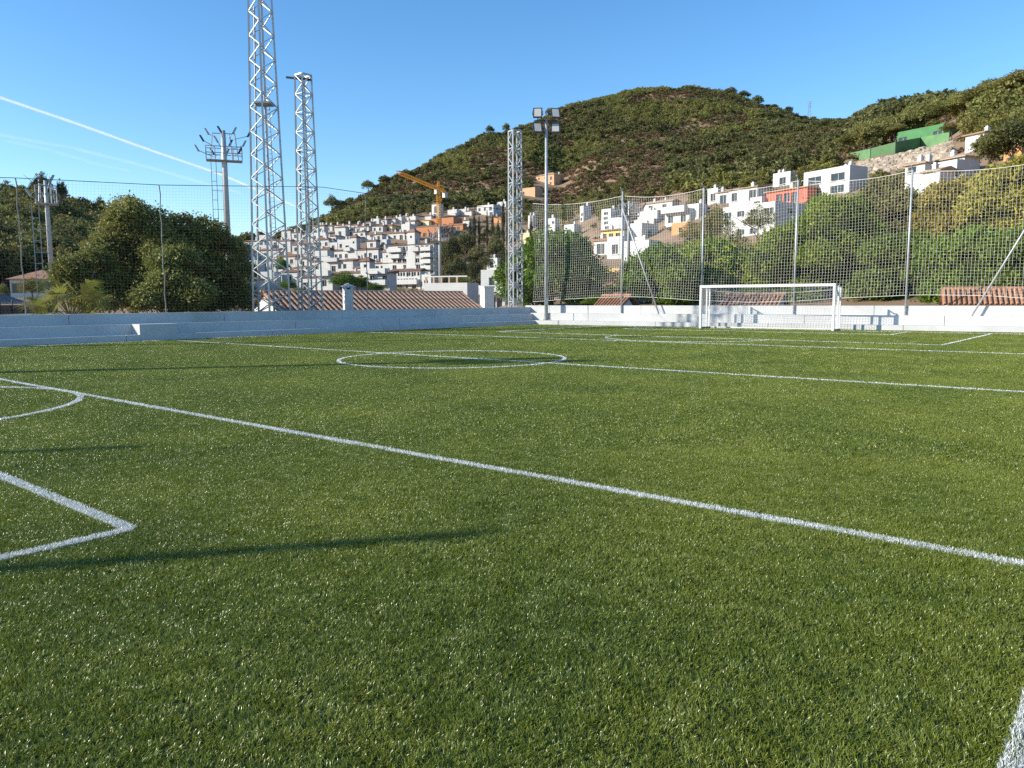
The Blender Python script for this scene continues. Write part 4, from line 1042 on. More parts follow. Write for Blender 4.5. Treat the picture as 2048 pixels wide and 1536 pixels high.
add(V5, C1, (230, 420, 450, 1090, 1340, dict(balc=[(2, .05, .95), (1, .05, .95)])), (-220, -20, 30, 1050, 1260), (-30, 200, 240, 1120, 1320), (500, 780, 800, 1060, 1200), (870, 1150, 1180, 1062, 1350, dict(balc=[(2, .05, .95), (1, .05, .95), (0, .05, .6)], turret=(-.3, .12, 2.6))),
    (1160, 1540, 1590, 1032, 1280, dict(fl=3, cols=10, skip=0.1, balc=[(1, .0, .98)])), (1560, 1680, 1790, 1110, 1300, dict(roof='flat')), (-420, -260, -220, 900, 1100))
VR = 'the group around the dark gully'
add(VR, C2, (550, 640, 665, 260, 375), (945, 1040, 1060, 215, 300, dict(m='o', roof='gable')), (930, 1080, 1150, 680, 770, dict(tile='r')), (855, 990, 1100, 765, 1000, dict(roof='flat')), (1270, 1400, 1445, 440, 560, dict(m='c', roof='flat')), (1385, 1440, 1470, 215, 370, dict(roof='flat')))
VN = 'the group seen through the net'
add(VN, C3, (105, 190, 230, 510, 690, dict(roof='flat')), (310, 435, 530, 592, 760, dict(roof='flat')), (535, 555, 655, 352, 530, dict(roof='flat', th=60, fl=3)), (785, 905, 1040, 395, 640, dict(roof='flat', fl=4)), (910, 1060, 1130, 535, 640, dict(roof='flat')),
    (780, 1040, 1100, 655, 800, dict(m='y', roof='shed', shut=1, cols=3, fl=1, ww=2.2, wh=1.9)), (860, 1050, 1130, 765, 1010, dict(roof='flat')), (1070, 1390, 1430, 890, 1030, dict(roof='flat')), (1130, 1300, 1510, 585, 780, dict(roof='flat')),
    (1250, 1500, 1560, 440, 560, dict(roof='flat', balc=[(0, 0, 1)])), (1330, 1690, 1720, 320, 400, dict(tile='s')), (1600, 1910, 1960, 395, 560, dict(roof='flat', balc=[(1, 0, .95)])), (1690, 1890, 1920, 580, 690, dict(m='o', roof='flat', skip=0, cols=3, fl=1, hm=1, ch=0)),
    (690, 860, 880, 840, 960, dict(tile='r')), (1880, 2030, 2060, 380, 500, dict(roof='flat')))
VH = 'the group on the right slope'
add(VH, C4, (355, 480, 560, 560, 670, dict(roof='flat')), (480, 640, 660, 560, 690, dict(tile='r')), (640, 985, 1130, 470, 660, dict(tile='s', roof='shed', cols=3)), (1200, 1410, 1440, 330, 450, dict(roof='flat', cols=1)), (1120, 1625, 1770, 490, 665, dict(m='p', roof='shed', tile='s', fl=1, cols=5, skip=0)),
    (540, 1205, 1590, 710, 1080, dict(roof='flat', fl=3, cols=4, skip=.35, balc=[])), (900, 1045, 1200, 655, 720, dict(roof='flat', side=False, hm=1, ch=0)), (1640, 1700, 1760, 585, 640, dict(roof='flat', hm=1)))
add(VH, C5, (-150, 290, 455, 1040, 1290, dict(roof='flat', fl=2, cols=2, skip=0.0, ww=2.4, wh=1.5, balc=[])))
VV = 'the villa group at upper right'
add(VV, C5, (865, 1040, 1130, 985, 1300, dict(tile='s', roof='hip', fl=3, cols=2, skip=0, balc=[])), (1180, 1440, 1545, 920, 1160, dict(tile='s', roof='hip', fl=2, cols=2, balc=[(1, .3, 1)])), (1480, 1640, 1700, 690, 850, dict(tile='s', fl=1, roof='shed', cols=2)), (1040, 1190, 1260, 1060, 1300, dict(tile='s', roof='gable', cols=2)), (1900, 2010, 2060, 985, 1080, dict(m='o', roof='flat')), (1930, 2060, 2120, 620, 800, dict(tile='r')))
HLIST.append(dict(row='x', xl=1803, xc=1886, xr=1915, yt=252, yb=284, m='g', roof='flat', fl=1, cols=4, skip=.3, ww=1.9, wh=.9, th=30, ch=0, name='sports_hall', cat='building', label='dark green flat-roofed sports building among the pines', group=None, fd=8))
HLIST.append(dict(row='x', xl=1072, xc=1108, xr=1128, yt=348, yb=372, m='h', roof='hip', tile='s', fl=2, cols=3, th=40, label='peach hip-roofed villa alone on the scrub spur above the corner pole', name='villa', group=None))
HLIST.append(dict(row='x', xl=1040, xc=1070, xr=1085, yt=376, yb=396, m='h', roof='flat', fl=1, cols=2, ch=0, side=False, label='long peach retaining wall stepping down below the lone villa', name='retaining_wall', cat='wall', group=None))
HLIST.append(dict(row='x', xl=833, xc=878, xr=907, yt=436+20, yb=476, m='b', roof='flat', fl=1, cols=4, skip=0, ww=1.6, wh=1.9, ch=0, label='unfinished orange brick building below the church tower', name='building_shell', cat='building', group=None))
HLIST.append(dict(row='x', xl=862, xc=907, xr=925, yt=437, yb=456, m='b', roof='flat', fl=1, cols=4, skip=.2, ww=1.8, wh=1.6, ch=0, label='upper storey of raw orange brick right behind the crane', name='building_shell', cat='building', group=None))
HLIST.append(dict(row='x', xl=888, xc=926, xr=934, yt=449, yb=464, m='b', roof='gable', tile='r', fl=1, cols=2, ch=0, label='low brick building with terracotta roof right of the crane', name='building_shell', cat='building', group=None))
HLIST.append(dict(row='x', xl=832, xc=858, xr=864, yt=441, yb=452, m='c', roof='gablef', tile='s', fl=1, cols=1, ch=0, label='cream gable-fronted chapel left of the church tower', name='chapel', cat='church', group=None))
HLIST.append(dict(row='x', xl=864, xc=879, xr=887, yt=407, yb=440, m='w', roof='hip', fl=1, cols=0, ch=0, balc=[], side=False, th=40, holes='church', label='square white church bell tower with arched opening beside the crane', name='bell_tower', cat='church', group=None))
HLIST.append(dict(row='x', xl=889, xc=904, xr=908, yt=455, yb=468, m='w', roof='gablef', fl=1, cols=1, ch=0, label='tiny white gabled house under the brick building', name='house', group='houses on the hillside'))
HLIST.append(dict(row='x', xl=848, xc=935, xr=958, yt=576, yb=628, r=80, m='w', roof='flat', fl=1, cols=0, ch=0, side=False, balc=[], th=25, label='low white building with a balustraded roof terrace behind the tiled roof', name='terrace_building', cat='building', group=None))
HLIST.append(dict(row='x', xl=962, xc=1010, xr=1060, yt=548, yb=625, r=95, m='w', roof='flat', fl=2, cols=3, ch=0, th=20, balc=[(1, 0, 1)], label='stepped white house half hidden by the drooping tree at the corner', name='house', group=None))
HLIST.append(dict(row='x', xl=38, xc=128, xr=150, yt=560, yb=592, r=122, m='w', roof='hip', tile='r', fl=1, cols=3, skip=.3, ww=1.8, wh=1.4, th=12, ch=0, balc=[], label='white bungalow with dark red roof below the wooded left hill', name='house', group=None))
gi_ = random.Random(42); REC = [(h['xl'], h['xr'], h['yt'], h['yb']) for h in HLIST]
TIER = ['the top tier of small houses', 'the second tier of small houses', 'the third tier of small houses', 'the fourth tier of small houses', 'the lowest tier of small houses']
cnt_ = [0]*5
for tier, (ya, yb_) in enumerate([(436, 462), (462, 490), (490, 520), (520, 552), (552, 592)]):
    for k in range(260):
        x = gi_.uniform(490, 868); y = gi_.uniform(ya, yb_)
        if y < np.interp(x, [490, 600, 650, 700, 800, 870], [505, 482, 468, 460, 446, 440]): continue
        w = gi_.uniform(14, 26)*(1+tier*0.22); hgt = gi_.uniform(11, 17)*(1+tier*0.25)
        if any(q[0]-4 < x < q[1]+2 and q[2]-5 < y-hgt*0.5 < q[3]+3 for q in REC): continue
        if cnt_[tier] >= 13: break
        cnt_[tier] += 1; REC.append((x-w*0.7, x+w*0.45, y-hgt, y))
        HLIST.append(dict(row=TIER[tier], xl=x-w*0.7, xc=x+w*0.15, xr=x+w*0.45, yt=y-hgt, yb=y, **({'roof': 'flat'} if gi_.random() < 0.3 else {})))
for row in sorted({h['row'] for h in HLIST}):
    hs = sorted([h for h in HLIST if h['row'] == row], key=lambda h: h['xl']+h['xc'])
    for i, h in enumerate(hs):
        g = random.Random(int(h['xc']*7+h['yt']*3))
        if row != 'x' and 'roof' not in h: h['roof'] = g.choice(['hip', 'hip', 'gable', 'shed'])
        h.setdefault('tile', 't'); lab = h.get('label') or '%s house, %s, %s in %s' % (WALLN[h.get('m', 'w')], ROOFN[h['roof']], nth(i), row)
        if h.get('holes') == 'church':
            h['holes'] = []; church = True
        else: church = False
        if 'turret' in h: lab = lab.replace(' roof,', ' roof with turret,')
        t, w, dd, Hh = build_house(h, lab)
        if church:
            b = MB(); n = 10; pts_ = [(w/2-0.8, 0, Hh*0.45), (w/2+0.8, 0, Hh*0.45)]+[(w/2+0.8*math.cos(math.pi*k/n), 0, Hh*0.75+0.8*math.sin(math.pi*k/n)) for k in range(n+1)]
            k0 = len(b.v); b.v += [(p[0], -0.03, p[2]) for p in pts_]; b.f.append(tuple(range(k0, k0+len(pts_)))); b.m.append(0); b.build('belfry_arch_shade', M_dark, t)  # flat dark plate stands in for the shade inside the arch
            b = MB(); b.box(-0.15, w+0.15, -0.15, dd+0.15, Hh*0.36, Hh*0.40); b.build('cornice', M_white2, t)
            for q in (0.25, 0.62):
                b = MB(); b.box(w*q, w*q+0.7, -0.05, 0.0, Hh*0.08, Hh*0.26); b.build('lower_opening_shade', M_dark, t)  # dark slabs on the uncut wall stand in for shaded openings
        if h.get('name') == 'terrace_building':
            for kx in range(int(w/0.9)):
                b = MB(); b.box(kx*0.9+0.1, kx*0.9+0.3, 0.02, 0.16, Hh+0.55, Hh+1.15); b.build('baluster', M_tile3, t)
            b = MB(); b.box(0, w, 0, 0.2, Hh+1.15, Hh+1.28); b.build('handrail', M_white2, t)

# ------------------------------------------------------------------ woods on the hills (nobody could count them)
def piece(kind, seed, clumps, per, leaf, sig, lobes, trunk=None):
    V, Fq, t = leaf_cloud(lobes, clumps, per, leaf, sig, seed, 2.0, 0.7, 0.0, 0.3, 0.72)
    me = np_mesh('wood_piece', V, Fq, LM[kind], t)
    if trunk:
        b = MB(); b.tube([(0, 0, -0.15), (0.02, 0, trunk)], [0.045, 0.025], 5)
        n0 = len(me.vertices); V2 = np.concatenate([V, np.array(b.v)]); t2 = np.concatenate([t, np.full(len(b.v), 0.2)])
        quads = [f for f in b.f if len(f) == 4]
        F2 = np.concatenate([Fq, np.array(quads)+n0]); me = np_mesh('wood_piece', V2, F2, LM[kind], t2)
        me.materials.append(M_trunk); mi = np.zeros(len(F2), np.int32); mi[len(Fq):] = 1; me.polygons.foreach_set('material_index', mi)
    return me
def lob(g, n, rx, rz, zc, s):
    return [(rx*g.uniform(0, .55)*math.cos(6.283*i/n), rx*g.uniform(0.2, .55)*math.sin(6.283*i/n), zc+rz*g.uniform(-.45, .6), rx*s*g.uniform(.8, 1.2), rx*s*g.uniform(.8, 1.2), rz*s*g.uniform(.8, 1.2)) for i in range(n)]
gp = random.Random(77); PIECES = []
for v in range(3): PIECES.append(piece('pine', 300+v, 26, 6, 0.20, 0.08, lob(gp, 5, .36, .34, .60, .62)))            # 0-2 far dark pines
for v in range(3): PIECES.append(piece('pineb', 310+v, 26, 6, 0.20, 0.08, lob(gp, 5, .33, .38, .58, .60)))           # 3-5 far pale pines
for v in range(3): PIECES.append(piece('scrub', 320+v, 18, 5, 0.30, 0.10, lob(gp, 4, .55, .40, .30, .6)))            # 6-8 scrub
for v in range(3): PIECES.append(piece('pine', 330+v, 170, 8, 0.085, 0.045, lob(gp, 8, .40, .34, .62, .5), .6))      # 9-11 nearer dark trees
for v in range(3): PIECES.append(piece('olive', 340+v, 150, 8, 0.085, 0.05, lob(gp, 7, .42, .36, .55, .55), .5))     # 12-14 nearer olive trees
for v in range(2): PIECES.append(piece('pineb', 350+v, 170, 8, 0.085, 0.045, lob(gp, 8, .40, .34, .62, .5), .6))     # 15-16 nearer pale pines
XS0 = [-900, 0, 360, 450, 520, 600, 980, 1060, 1120, 1200, 1280, 1360, 1440, 1520, 1600, 1680, 1760, 1850, 1950, 2048, 2900]
RS0 = [128, 130, 142, 210, 348, 352, 352, 348, 335, 290, 250, 222, 190, 172, 165, 162, 200, 200, 150, 140, 140]
AZ0 = [azt(x, 600)[0] for x in XS0]
X_OF = lambda a: CX+F*math.tan(min(1.2, max(-1.2, a+YAW)))
def clear(x, y, extra=0.0):
    return all((x-q[0])**2+(y-q[1])**2 > (q[2]+extra)**2 for q in HPOS)
def project(p):
    q = np.asarray(p, float)-[0, 0, H]; z = q @ FW; return CX+F*(q @ RT)/z, CY-F*(q @ UP)/z
def hides_house(x, y, z, h, wd, r):
    u, v = project((x, y, z+h)); hw = wd*0.45*F/r
    return any(q[0]-hw < u < q[1]+hw and v < q[3] and r < q[4]+3 for q in HRECT if q[4] > r-3)
HRECT += [(1700, 1740, 297, 335, 175), (1740, 1800, 284, 330, 175), (1800, 1900, 264, 315, 175)]
def wood(name, label, a0, a1, ra, rb, n, chooser, seed):
    g = np.random.default_rng(seed); P, K, S, Rr = [], [], [], []
    for a, u in zip(g.uniform(a0, a1, n), g.random(n)):
        r = math.sqrt(ra*ra+(rb*rb-ra*ra)*u)
        if r < np.interp(a, AZ0, RS0): continue
        x, y = r*math.sin(a), r*math.cos(a); c = chooser(a, r, x, y, g)
        if c is None or not clear(x, y, 1.0): continue
        k, h, wd = c
        if hides_house(x, y, T(a, r), h, wd, r): continue
        P.append((x, y, T(a, r)-0.15)); K.append(k); S.append((wd, wd, h)); Rr.append((0, 0, g.uniform(0, 6.28)))
    o = instancer(name, P, K, S, Rr, PIECES); stuff(o, label, 'wood'); return o
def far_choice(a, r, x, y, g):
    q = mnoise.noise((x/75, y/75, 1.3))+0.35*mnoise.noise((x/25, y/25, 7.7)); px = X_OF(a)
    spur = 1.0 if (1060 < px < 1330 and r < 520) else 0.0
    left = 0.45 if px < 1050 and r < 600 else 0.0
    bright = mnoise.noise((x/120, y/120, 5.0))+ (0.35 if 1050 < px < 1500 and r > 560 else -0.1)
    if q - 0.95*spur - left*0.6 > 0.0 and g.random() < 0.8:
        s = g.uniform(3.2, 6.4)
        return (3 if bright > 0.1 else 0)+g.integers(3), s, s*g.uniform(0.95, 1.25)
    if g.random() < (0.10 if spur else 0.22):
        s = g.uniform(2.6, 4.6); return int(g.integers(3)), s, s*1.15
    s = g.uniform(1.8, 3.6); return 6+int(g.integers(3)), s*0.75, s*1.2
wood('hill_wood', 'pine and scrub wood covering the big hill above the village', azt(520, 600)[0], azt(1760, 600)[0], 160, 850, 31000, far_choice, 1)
def left_choice(a, r, x, y, g):
    s = g.uniform(4.2, 8.0); k = 9+int(g.integers(3)) if g.random() < 0.62 else 12+int(g.integers(3)); return k, s, s*g.uniform(0.85, 1.15)
wood('hill_wood', 'dark dense wood covering the hill at the left edge', azt(-260, 600)[0], azt(520, 600)[0], 128, 310, 2600, left_choice, 2)
def right_choice(a, r, x, y, g):
    if r > 300: s = g.uniform(5, 8); return int(g.integers(3)), s, s*1.2
    q = mnoise.noise((x/30, y/30, 2.2))
    if q > -0.05: s = g.uniform(4.5, 7.5); return 15+int(g.integers(2)), s, s*g.uniform(.8, 1.05)
    if g.random() < 0.35: s = g.uniform(3, 5); return 12+int(g.integers(3)), s, s*1.2
    if g.random() < 0.5: s = g.uniform(1.6, 2.8); return 6+int(g.integers(3)), s*0.8, s*1.3
    return None
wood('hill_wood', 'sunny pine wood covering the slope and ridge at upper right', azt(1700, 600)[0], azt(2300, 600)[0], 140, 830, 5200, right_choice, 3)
def bank_choice(a, r, x, y, g):
    if g.random() < 0.5: s = g.uniform(2.2, 4.0); return 12+int(g.integers(3)), s, s*1.3
    if g.random() < 0.5: s = g.uniform(3, 5.5); return 15+int(g.integers(2)), s, s
    s = g.uniform(1.4, 2.4); return 6+int(g.integers(3)), s*0.8, s*1.4
_old = RS0; RS0 = [62]*len(XS0)
wood('slope_bushes', 'bushes scattered between the houses above the goal', azt(1040, 600)[0], azt(2300, 600)[0], 62, 165, 1500, bank_choice, 4)
RS0 = [165]*len(XS0)
def vill_choice(a, r, x, y, g):
    s = g.uniform(1.8, 4.2); return (12 if g.random() < .6 else 9)+int(g.integers(3)), s, s*1.15
wood('village_bushes', 'green bushes and small trees between the village houses', azt(430, 600)[0], azt(1250, 600)[0], 165, 350, 1500, vill_choice, 5)
RS0 = _old

# ------------------------------------------------------------------ single trees one can point to
def sky_r(x):
    a, _ = azt(x, 600); best = (-9, 300)
    for r in np.arange(150, 900, 6.0):
        e = (T(a, r)-H)/r
        if e > best[0]: best = (e, r)
    return best[1]
def lone(name, lab, items, kind, group, dense=1.0, rr=None, ybot=0.30):
    items = sorted(items)
    for i, it in enumerate(items):
        x, yt, w = it[:3]; r = it[3] if len(it) > 3 else sky_r(x)-4
        zt = zy(x, yt, r); zb = T(azt(x, yt)[0], r); yb_ = None
        t = tree(name, lab % nth(i), 'tree', x, yt, w, r, kind, None, i % 4, dense, True, group, tr=0.12)
        c = [q for q in t.children if q.name.startswith('crown')][0]; Hh = max(1.0, zt-zb)
        c.location.z = Hh*(ybot+(1-ybot)/2); c.scale.z = Hh*(1-ybot)/2/0.95
lone('skyline_pine', 'pine on the skyline of the big hill, %s', [(663, 390, 30), (682, 400, 24), (737, 360, 34), (768, 350, 26), (812, 338, 22), (905, 300, 20), (980, 250, 20), (1013, 246, 18), (1098, 216, 16), (1462, 174, 24), (1488, 181, 28), (1516, 190, 26),
     (1548, 208, 20), (1577, 213, 22), (1600, 232, 18), (1650, 237, 36), (1620, 242, 22)], 'pine', 'pines on the skyline', 0.9, ybot=0.06)
lone('left_hill_tree', 'tree on the crest of the left wooded hill, %s', [(12, 362, 46), (45, 372, 40), (80, 346, 44), (120, 357, 26), (165, 404, 30), (200, 394, 28), (232, 412, 30)], 'pine', 'trees on the left crest', 1.0, ybot=0.08)
lone('slope_pine', 'tall sunlit pine on the right slope, %s', [(1702, 268, 60, 190), (1737, 246, 66, 196), (1772, 232, 64, 205), (1790, 246, 44, 200), (1862, 214, 60, 212), (1893, 205, 62, 205), (1925, 188, 70, 200), (1958, 176, 70, 190),
     (1990, 160, 76, 186), (2022, 150, 80, 182), (2052, 138, 90, 180), (1905, 245, 50, 172), (1940, 232, 56, 168), (1975, 215, 60, 165)], 'pineb', 'pines on the right slope', 1.3, ybot=0.42)
lone('villa_pine', 'broad pine in front of the villas, %s', [(1985, 262, 80, 92), (2030, 236, 110, 90)], 'pine', 'pines by the villas', 2.0, ybot=0.25)
lone('grey_pine', 'sparse pine before the large white house behind the net, %s', [(1433, 412, 74, 84), (1465, 450, 60, 82), (1518, 410, 70, 84), (1380, 440, 44, 88)], 'olive', 'pines behind the net', 0.32, ybot=0.35)
lone('cypress', 'slender dark cypress in the gully row, %s', [(940, 440, 12, 265), (948, 423, 13, 262), (958, 432, 10, 262), (974, 424, 9, 260), (985, 430, 12, 255), (996, 440, 12, 250), (1006, 402, 11, 258), (1016, 425, 12, 250), (1062, 428, 10, 240), (1090, 410, 11, 235), (1076, 432, 10, 235)], 'cypress', 'cypresses', 1.0, ybot=0.02)
lone('gully_tree', 'rounded dark tree in the shady gully, %s', [(890, 485, 36, 215), (905, 470, 40, 235), (930, 462, 44, 240), (915, 515, 44, 190), (895, 525, 36, 180), (955, 490, 50, 225), (975, 510, 44, 215), (945, 525, 40, 195), (970, 540, 36, 180), (890, 548, 36, 165), (915, 548, 30, 160), (990, 470, 40, 230), (1010, 500, 40, 215), (985, 560, 34, 150)], 'pine', 'trees in the gully', 1.2, ybot=0.08)  # dark pine foliage puts the gully's shade into the trees' colour
lone('village_tree', 'green tree among the lower village houses, %s', [(562, 515, 34, 205), (575, 560, 40, 165), (690, 544, 62, 160), (722, 552, 40, 162), (748, 566, 44, 158), (600, 575, 30, 160)], 'green', 'trees in the village', 0.8, ybot=0.15)
lone('hedge_bush', 'clipped green bush behind the long tiled roof, %s', [(775, 578, 30, 118), (800, 576, 34, 118), (828, 575, 34, 118), (850, 578, 26, 118), (928, 553, 30, 120)], 'green', 'bushes behind the tiled roof', 0.4, ybot=0.0)
lone('roadside_tree', 'rounded tree left of the thin mast near the bungalow, %s', [(62, 556, 52, 98), (5, 568, 26, 105)], 'olive', 'trees by the bungalow', 0.7, ybot=0.1)
lone('upper_tree', 'bright round tree above the church roofs, %s', [(925, 398, 36, 360), (955, 392, 34, 365), (1000, 378, 36, 372), (900, 402, 30, 358)], 'pineb', 'trees above the church', 0.7, ybot=0.05)

# ------------------------------------------------------------------ stadium floodlight masts beyond the left wall
def mast(label, x, r, ytop, yplat, prad, nl, seed, wide):
    a, _ = azt(x, 600); P = (r*math.sin(a), r*math.cos(a)); zb = T(a, r); zt = zy(x, ytop, r)-zb; zp = zy(x, yplat, r)-zb
    t = thing('floodlight_mast', label, 'light mast', (P[0], P[1], zb), -a, 'stadium floodlight masts'); g = random.Random(seed); lo_ = 0.42+prad
    b = MB(); b.tube([(0, 0, -0.5), (0, 0, zp), (0, 0, zt)], [prad*1.25, prad, prad*0.8], 12); smooth(b.build('pole', M_galv, t))
    for sg in (-1, 1): bar('ladder_rail', (-prad-lo_+sg*0.2, 0, 0.5), (-prad-lo_+sg*0.2, 0, zp), 0.05, M_galvd, t)
    n = int(zp/0.8)
    for i in range(n):
        z = 0.6+i*(zp-0.8)/n; bar('rung', (-prad-lo_-0.2, 0, z), (-prad-lo_+(0.2 if i % 2 else lo_), 0, z), 0.04, M_galvd, t)
    b = MB(); w = wide
    b.box(-w, w, -0.55, 0.55, zp-0.06, zp)
    b.build('platform', M_galvd, t)
    b = MB()
    for sy in (-0.55, 0.55):
        for z in (zp+0.55, zp+1.1): b.tube([(-w, sy, z), (w, sy, z)], 0.035, 5)
        for i in range(5): b.tube([(-w+i*w/2, sy, zp), (-w+i*w/2, sy, zp+1.1)], 0.035, 5)
    b.build('railing', M_galvd, t)
    hgt = zt-zp
    for i in range(nl):
        q = i/(nl-1); xx = -w*1.1+2.2*w*q; row = i % 3; zz = zp+hgt*(0.25+0.33*row); yy = g.choice([-0.6, 0.6])
        k_ = 1.0+0.25*abs(2*q-1)
        bar('lamp_arm', (xx*0.55, yy*0.5, zz-0.4), (xx*k_, yy, zz), 0.05, M_galvd, t)
        b = MB(); ox = 0.25 if xx > 0 else -0.25
        b.hexa([(xx*k_-.08, yy-.2, zz-.05), (xx*k_+.08, yy-.2, zz-.05), (xx*k_+.08, yy+.2, zz-.05), (xx*k_-.08, yy+.2, zz-.05), (xx*k_-.08+ox, yy-.2, zz+.42), (xx*k_+.06+ox, yy-.2, zz+.42), (xx*k_+.06+ox, yy+.2, zz+.42), (xx*k_-.08+ox, yy+.2, zz+.42)])
        b.build('lamp', M_dark if i % 2 else M_galvd, t)
    for xx in (-w*0.75, w*0.45, w*0.8): bar('upright', (xx, 0.2, zp), (xx*0.8, 0.1, zt-0.2), 0.06, M_galvd, t)
    bar('head_beam', (-w*0.6, 0.1, zt-0.25), (w*0.64, 0.1, zt-0.2), 0.06, M_galvd, t)
mast('tall stadium light mast with ladder rising behind the carob trees', 461, 72, 262, 322, 0.23, 12, 3, 1.45)
mast('shorter light mast with ladder and basket at the far left', 107, 60, 362, 408, 0.13, 4, 4, 0.6)
mast('distant light mast standing before the crane and brick building', 881, 128, 450, 482, 0.22, 12, 5, 1.5)

mast('white light mast among the houses behind the net', 1256, 78, 402, 432, 0.13, 8, 6, 1.0)

# ------------------------------------------------------------------ crane
M_crane = mat('crane_yellow', (0.78, 0.38, 0.05), 0.6, 0.08, 2)
rc_ = 318.0; Pm = at_r(880, 600, rc_)[:2]; zbase = T(azt(880, 600)[0], rc_)-1; zj = zy(880, 381, rc_)
cr = thing('tower_crane', 'orange tower crane beside the church tower', 'crane', (Pm[0], Pm[1], zbase))
def truss(nm, p, q, w, n, m, parent, lw):
    p, q = np.array(p, float), np.array(q, float); d_ = (q-p)/np.linalg.norm(q-p)
    u = np.cross(d_, (0, 0, 1)) if abs(d_[2]) < .9 else np.array([math.cos(YAW+.6), math.sin(YAW+.6), 0]); u /= np.linalg.norm(u); v = np.cross(d_, u); b = MB()
    c = [u*w/2+v*w/2, -u*w/2+v*w/2, -u*w/2-v*w/2, u*w/2-v*w/2]
    for k in c: b.tube([p+k, q+k], lw, 4)
    for i in range(n):
        a_, e_ = p+(q-p)*i/n, p+(q-p)*(i+1)/n
        for k in range(4): b.tube([a_+c[k], e_+c[(k+1) % 4]], lw*0.7, 4); b.tube([a_+c[k], a_+c[(k+1) % 4]], lw*0.7, 4)
    return b.build(nm, m, parent)
zj_ = zj-zbase
truss('mast', (0, 0, 0), (0, 0, zj_), 1.35, 22, M_crane, cr, 0.085)
def hz(x, y):
    a, tn = azt(x, y); r = (zj-H)/tn; return np.array([r*math.sin(a)-Pm[0], r*math.cos(a)-Pm[1], zj_+0.6])
tip = hz(795, 348); ctr = -tip/np.linalg.norm(tip[:2])*8.0; ctr[2] = zj_+0.6
truss('jib', (0, 0, zj_+0.6), tip, 1.1, 24, M_crane, cr, 0.075)
truss('counter_jib', (0, 0, zj_+0.6), ctr, 1.0, 7, M_crane, cr, 0.09)
truss('apex', (0, 0, zj_), (0, 0, zj_+3.6), 0.7, 4, M_crane, cr, 0.1)
b = MB(); b.box(ctr[0]-0.8, ctr[0]+0.8, ctr[1]-0.8, ctr[1]+0.8, zj_-1.9, zj_+0.3); b.build('counterweight', M_white2, cr)
b = MB(); b.tube([(0, 0, zj_+3.6), tip*np.array([.6, .6, 1])+np.array([0, 0, .5])], 0.05, 4); b.tube([(0, 0, zj_+3.6), ctr+np.array([0, 0, .5])], 0.05, 4); b.build('tie_rod', M_crane, cr)
b = MB(); b.box(-0.5, 0.9, -1.9, -0.7, zj_-1.6, zj_+0.2); b.build('cab', M_white2, cr)

# ------------------------------------------------------------------ pylon on the ridge
rp_ = sky_r(1605)+8; zb_ = T(azt(1605, 600)[0], rp_); zt_ = zy(1605, 203, rp_)
Pp = at_r(1605, 600, rp_)[:2]; py = thing('pylon', 'faint lattice power pylon on the ridge right of the hilltop', 'pylon', (Pp[0], Pp[1], zb_))
hh = zt_-zb_
b = MB()
for sx in (-1, 1):
    for sy in (-1, 1): b.tube([(sx*1.6, sy*1.6, -1), (sx*0.35, sy*0.35, hh)], 0.11, 4)
for i in range(10):
    z0, z1 = hh*i/10, hh*(i+1)/10; s0, s1 = 1.6-1.25*i/10, 1.6-1.25*(i+1)/10
    for (ax, ay, bx_, by_) in ((-1, -1, 1, -1), (1, -1, 1, 1), (1, 1, -1, 1), (-1, 1, -1, -1)): b.tube([(ax*s0, ay*s0, z0), (bx_*s1, by_*s1, z1)], 0.07, 3)
b.build('body', M_galvd, py)
for z in (0.72, 0.85, 0.97): bar('crossarm', (-2.2*math.cos(YAW), -2.2*math.sin(YAW), hh*z), (2.2*math.cos(YAW), 2.2*math.sin(YAW), hh*z), 0.16, M_galvd, py)

# ------------------------------------------------------------------ green fence and stones on the right slope
gf = [(1700, 306, 320), (1740, 297, 318), (1790, 284, 308), (1840, 275, 296), (1898, 264, 282)]
fp = []
for x, yt, yb in gf:
    r = hit(x, yb, 120) or 168; r = min(max(r, 145), 185); fp.append((at_r(x, yb, r), zy(x, yt, r)))
t = thing('windbreak_fence', 'long green mesh windbreak fence on the right slope below the green building', 'fence', fp[0][0]); o0 = fp[0][0]
M_gmesh = mat('green_windbreak', (0.15, 0.29, 0.13), 0.9, 0.12, 0.4)
for (p, zt1), (q, zt2) in zip(fp, fp[1:]):
    b = MB(); P_, Q_ = p-o0, q-o0; nrm_ = np.array([-(Q_-P_)[1], (Q_-P_)[0], 0]); nrm_ = nrm_/np.linalg.norm(nrm_)*0.04
    up1, up2 = np.array([0, 0, zt1-p[2]]), np.array([0, 0, zt2-q[2]]); dn = np.array([0, 0, -1.5])
    b.hexa([P_+dn, Q_+dn, Q_+dn+nrm_, P_+dn+nrm_, P_+up1, Q_+up2, Q_+up2+nrm_, P_+up1+nrm_]); b.build('mesh_panel', M_gmesh, t)
for p, z1 in fp: bar('post', p-o0+np.array([0, 0, -1]), p-o0+np.array([0, 0, z1-p[2]+0.4]), 0.1, M_dark, t)
M_stone = mat('pale_stone', (0.44, 0.36, 0.27), 0.95, 0.15, 0.8, rnd=0.25)
rk = []
for v in range(3):
    g = random.Random(v); b = MB(); n = 7
    rows = [[(math.cos(6.283*j/n)*rr*g.uniform(.75, 1.2), math.sin(6.283*j/n)*rr*g.uniform(.75, 1.2), z*g.uniform(.85, 1.1)) for j in range(n)] for rr, z in ((1, -.4), (1.05, .1), (.6, .6))]
    for a_, c_ in zip(rows, rows[1:]):
        for j in range(n): b.quad(a_[j], a_[(j+1) % n], c_[(j+1) % n], c_[j])
    for j in range(n): b.tri(rows[-1][j], rows[-1][(j+1) % n], (0, 0, .72))
    rk.append(b.mesh('stone', M_stone))
P_, K_, S_, R_ = [], [], [], []
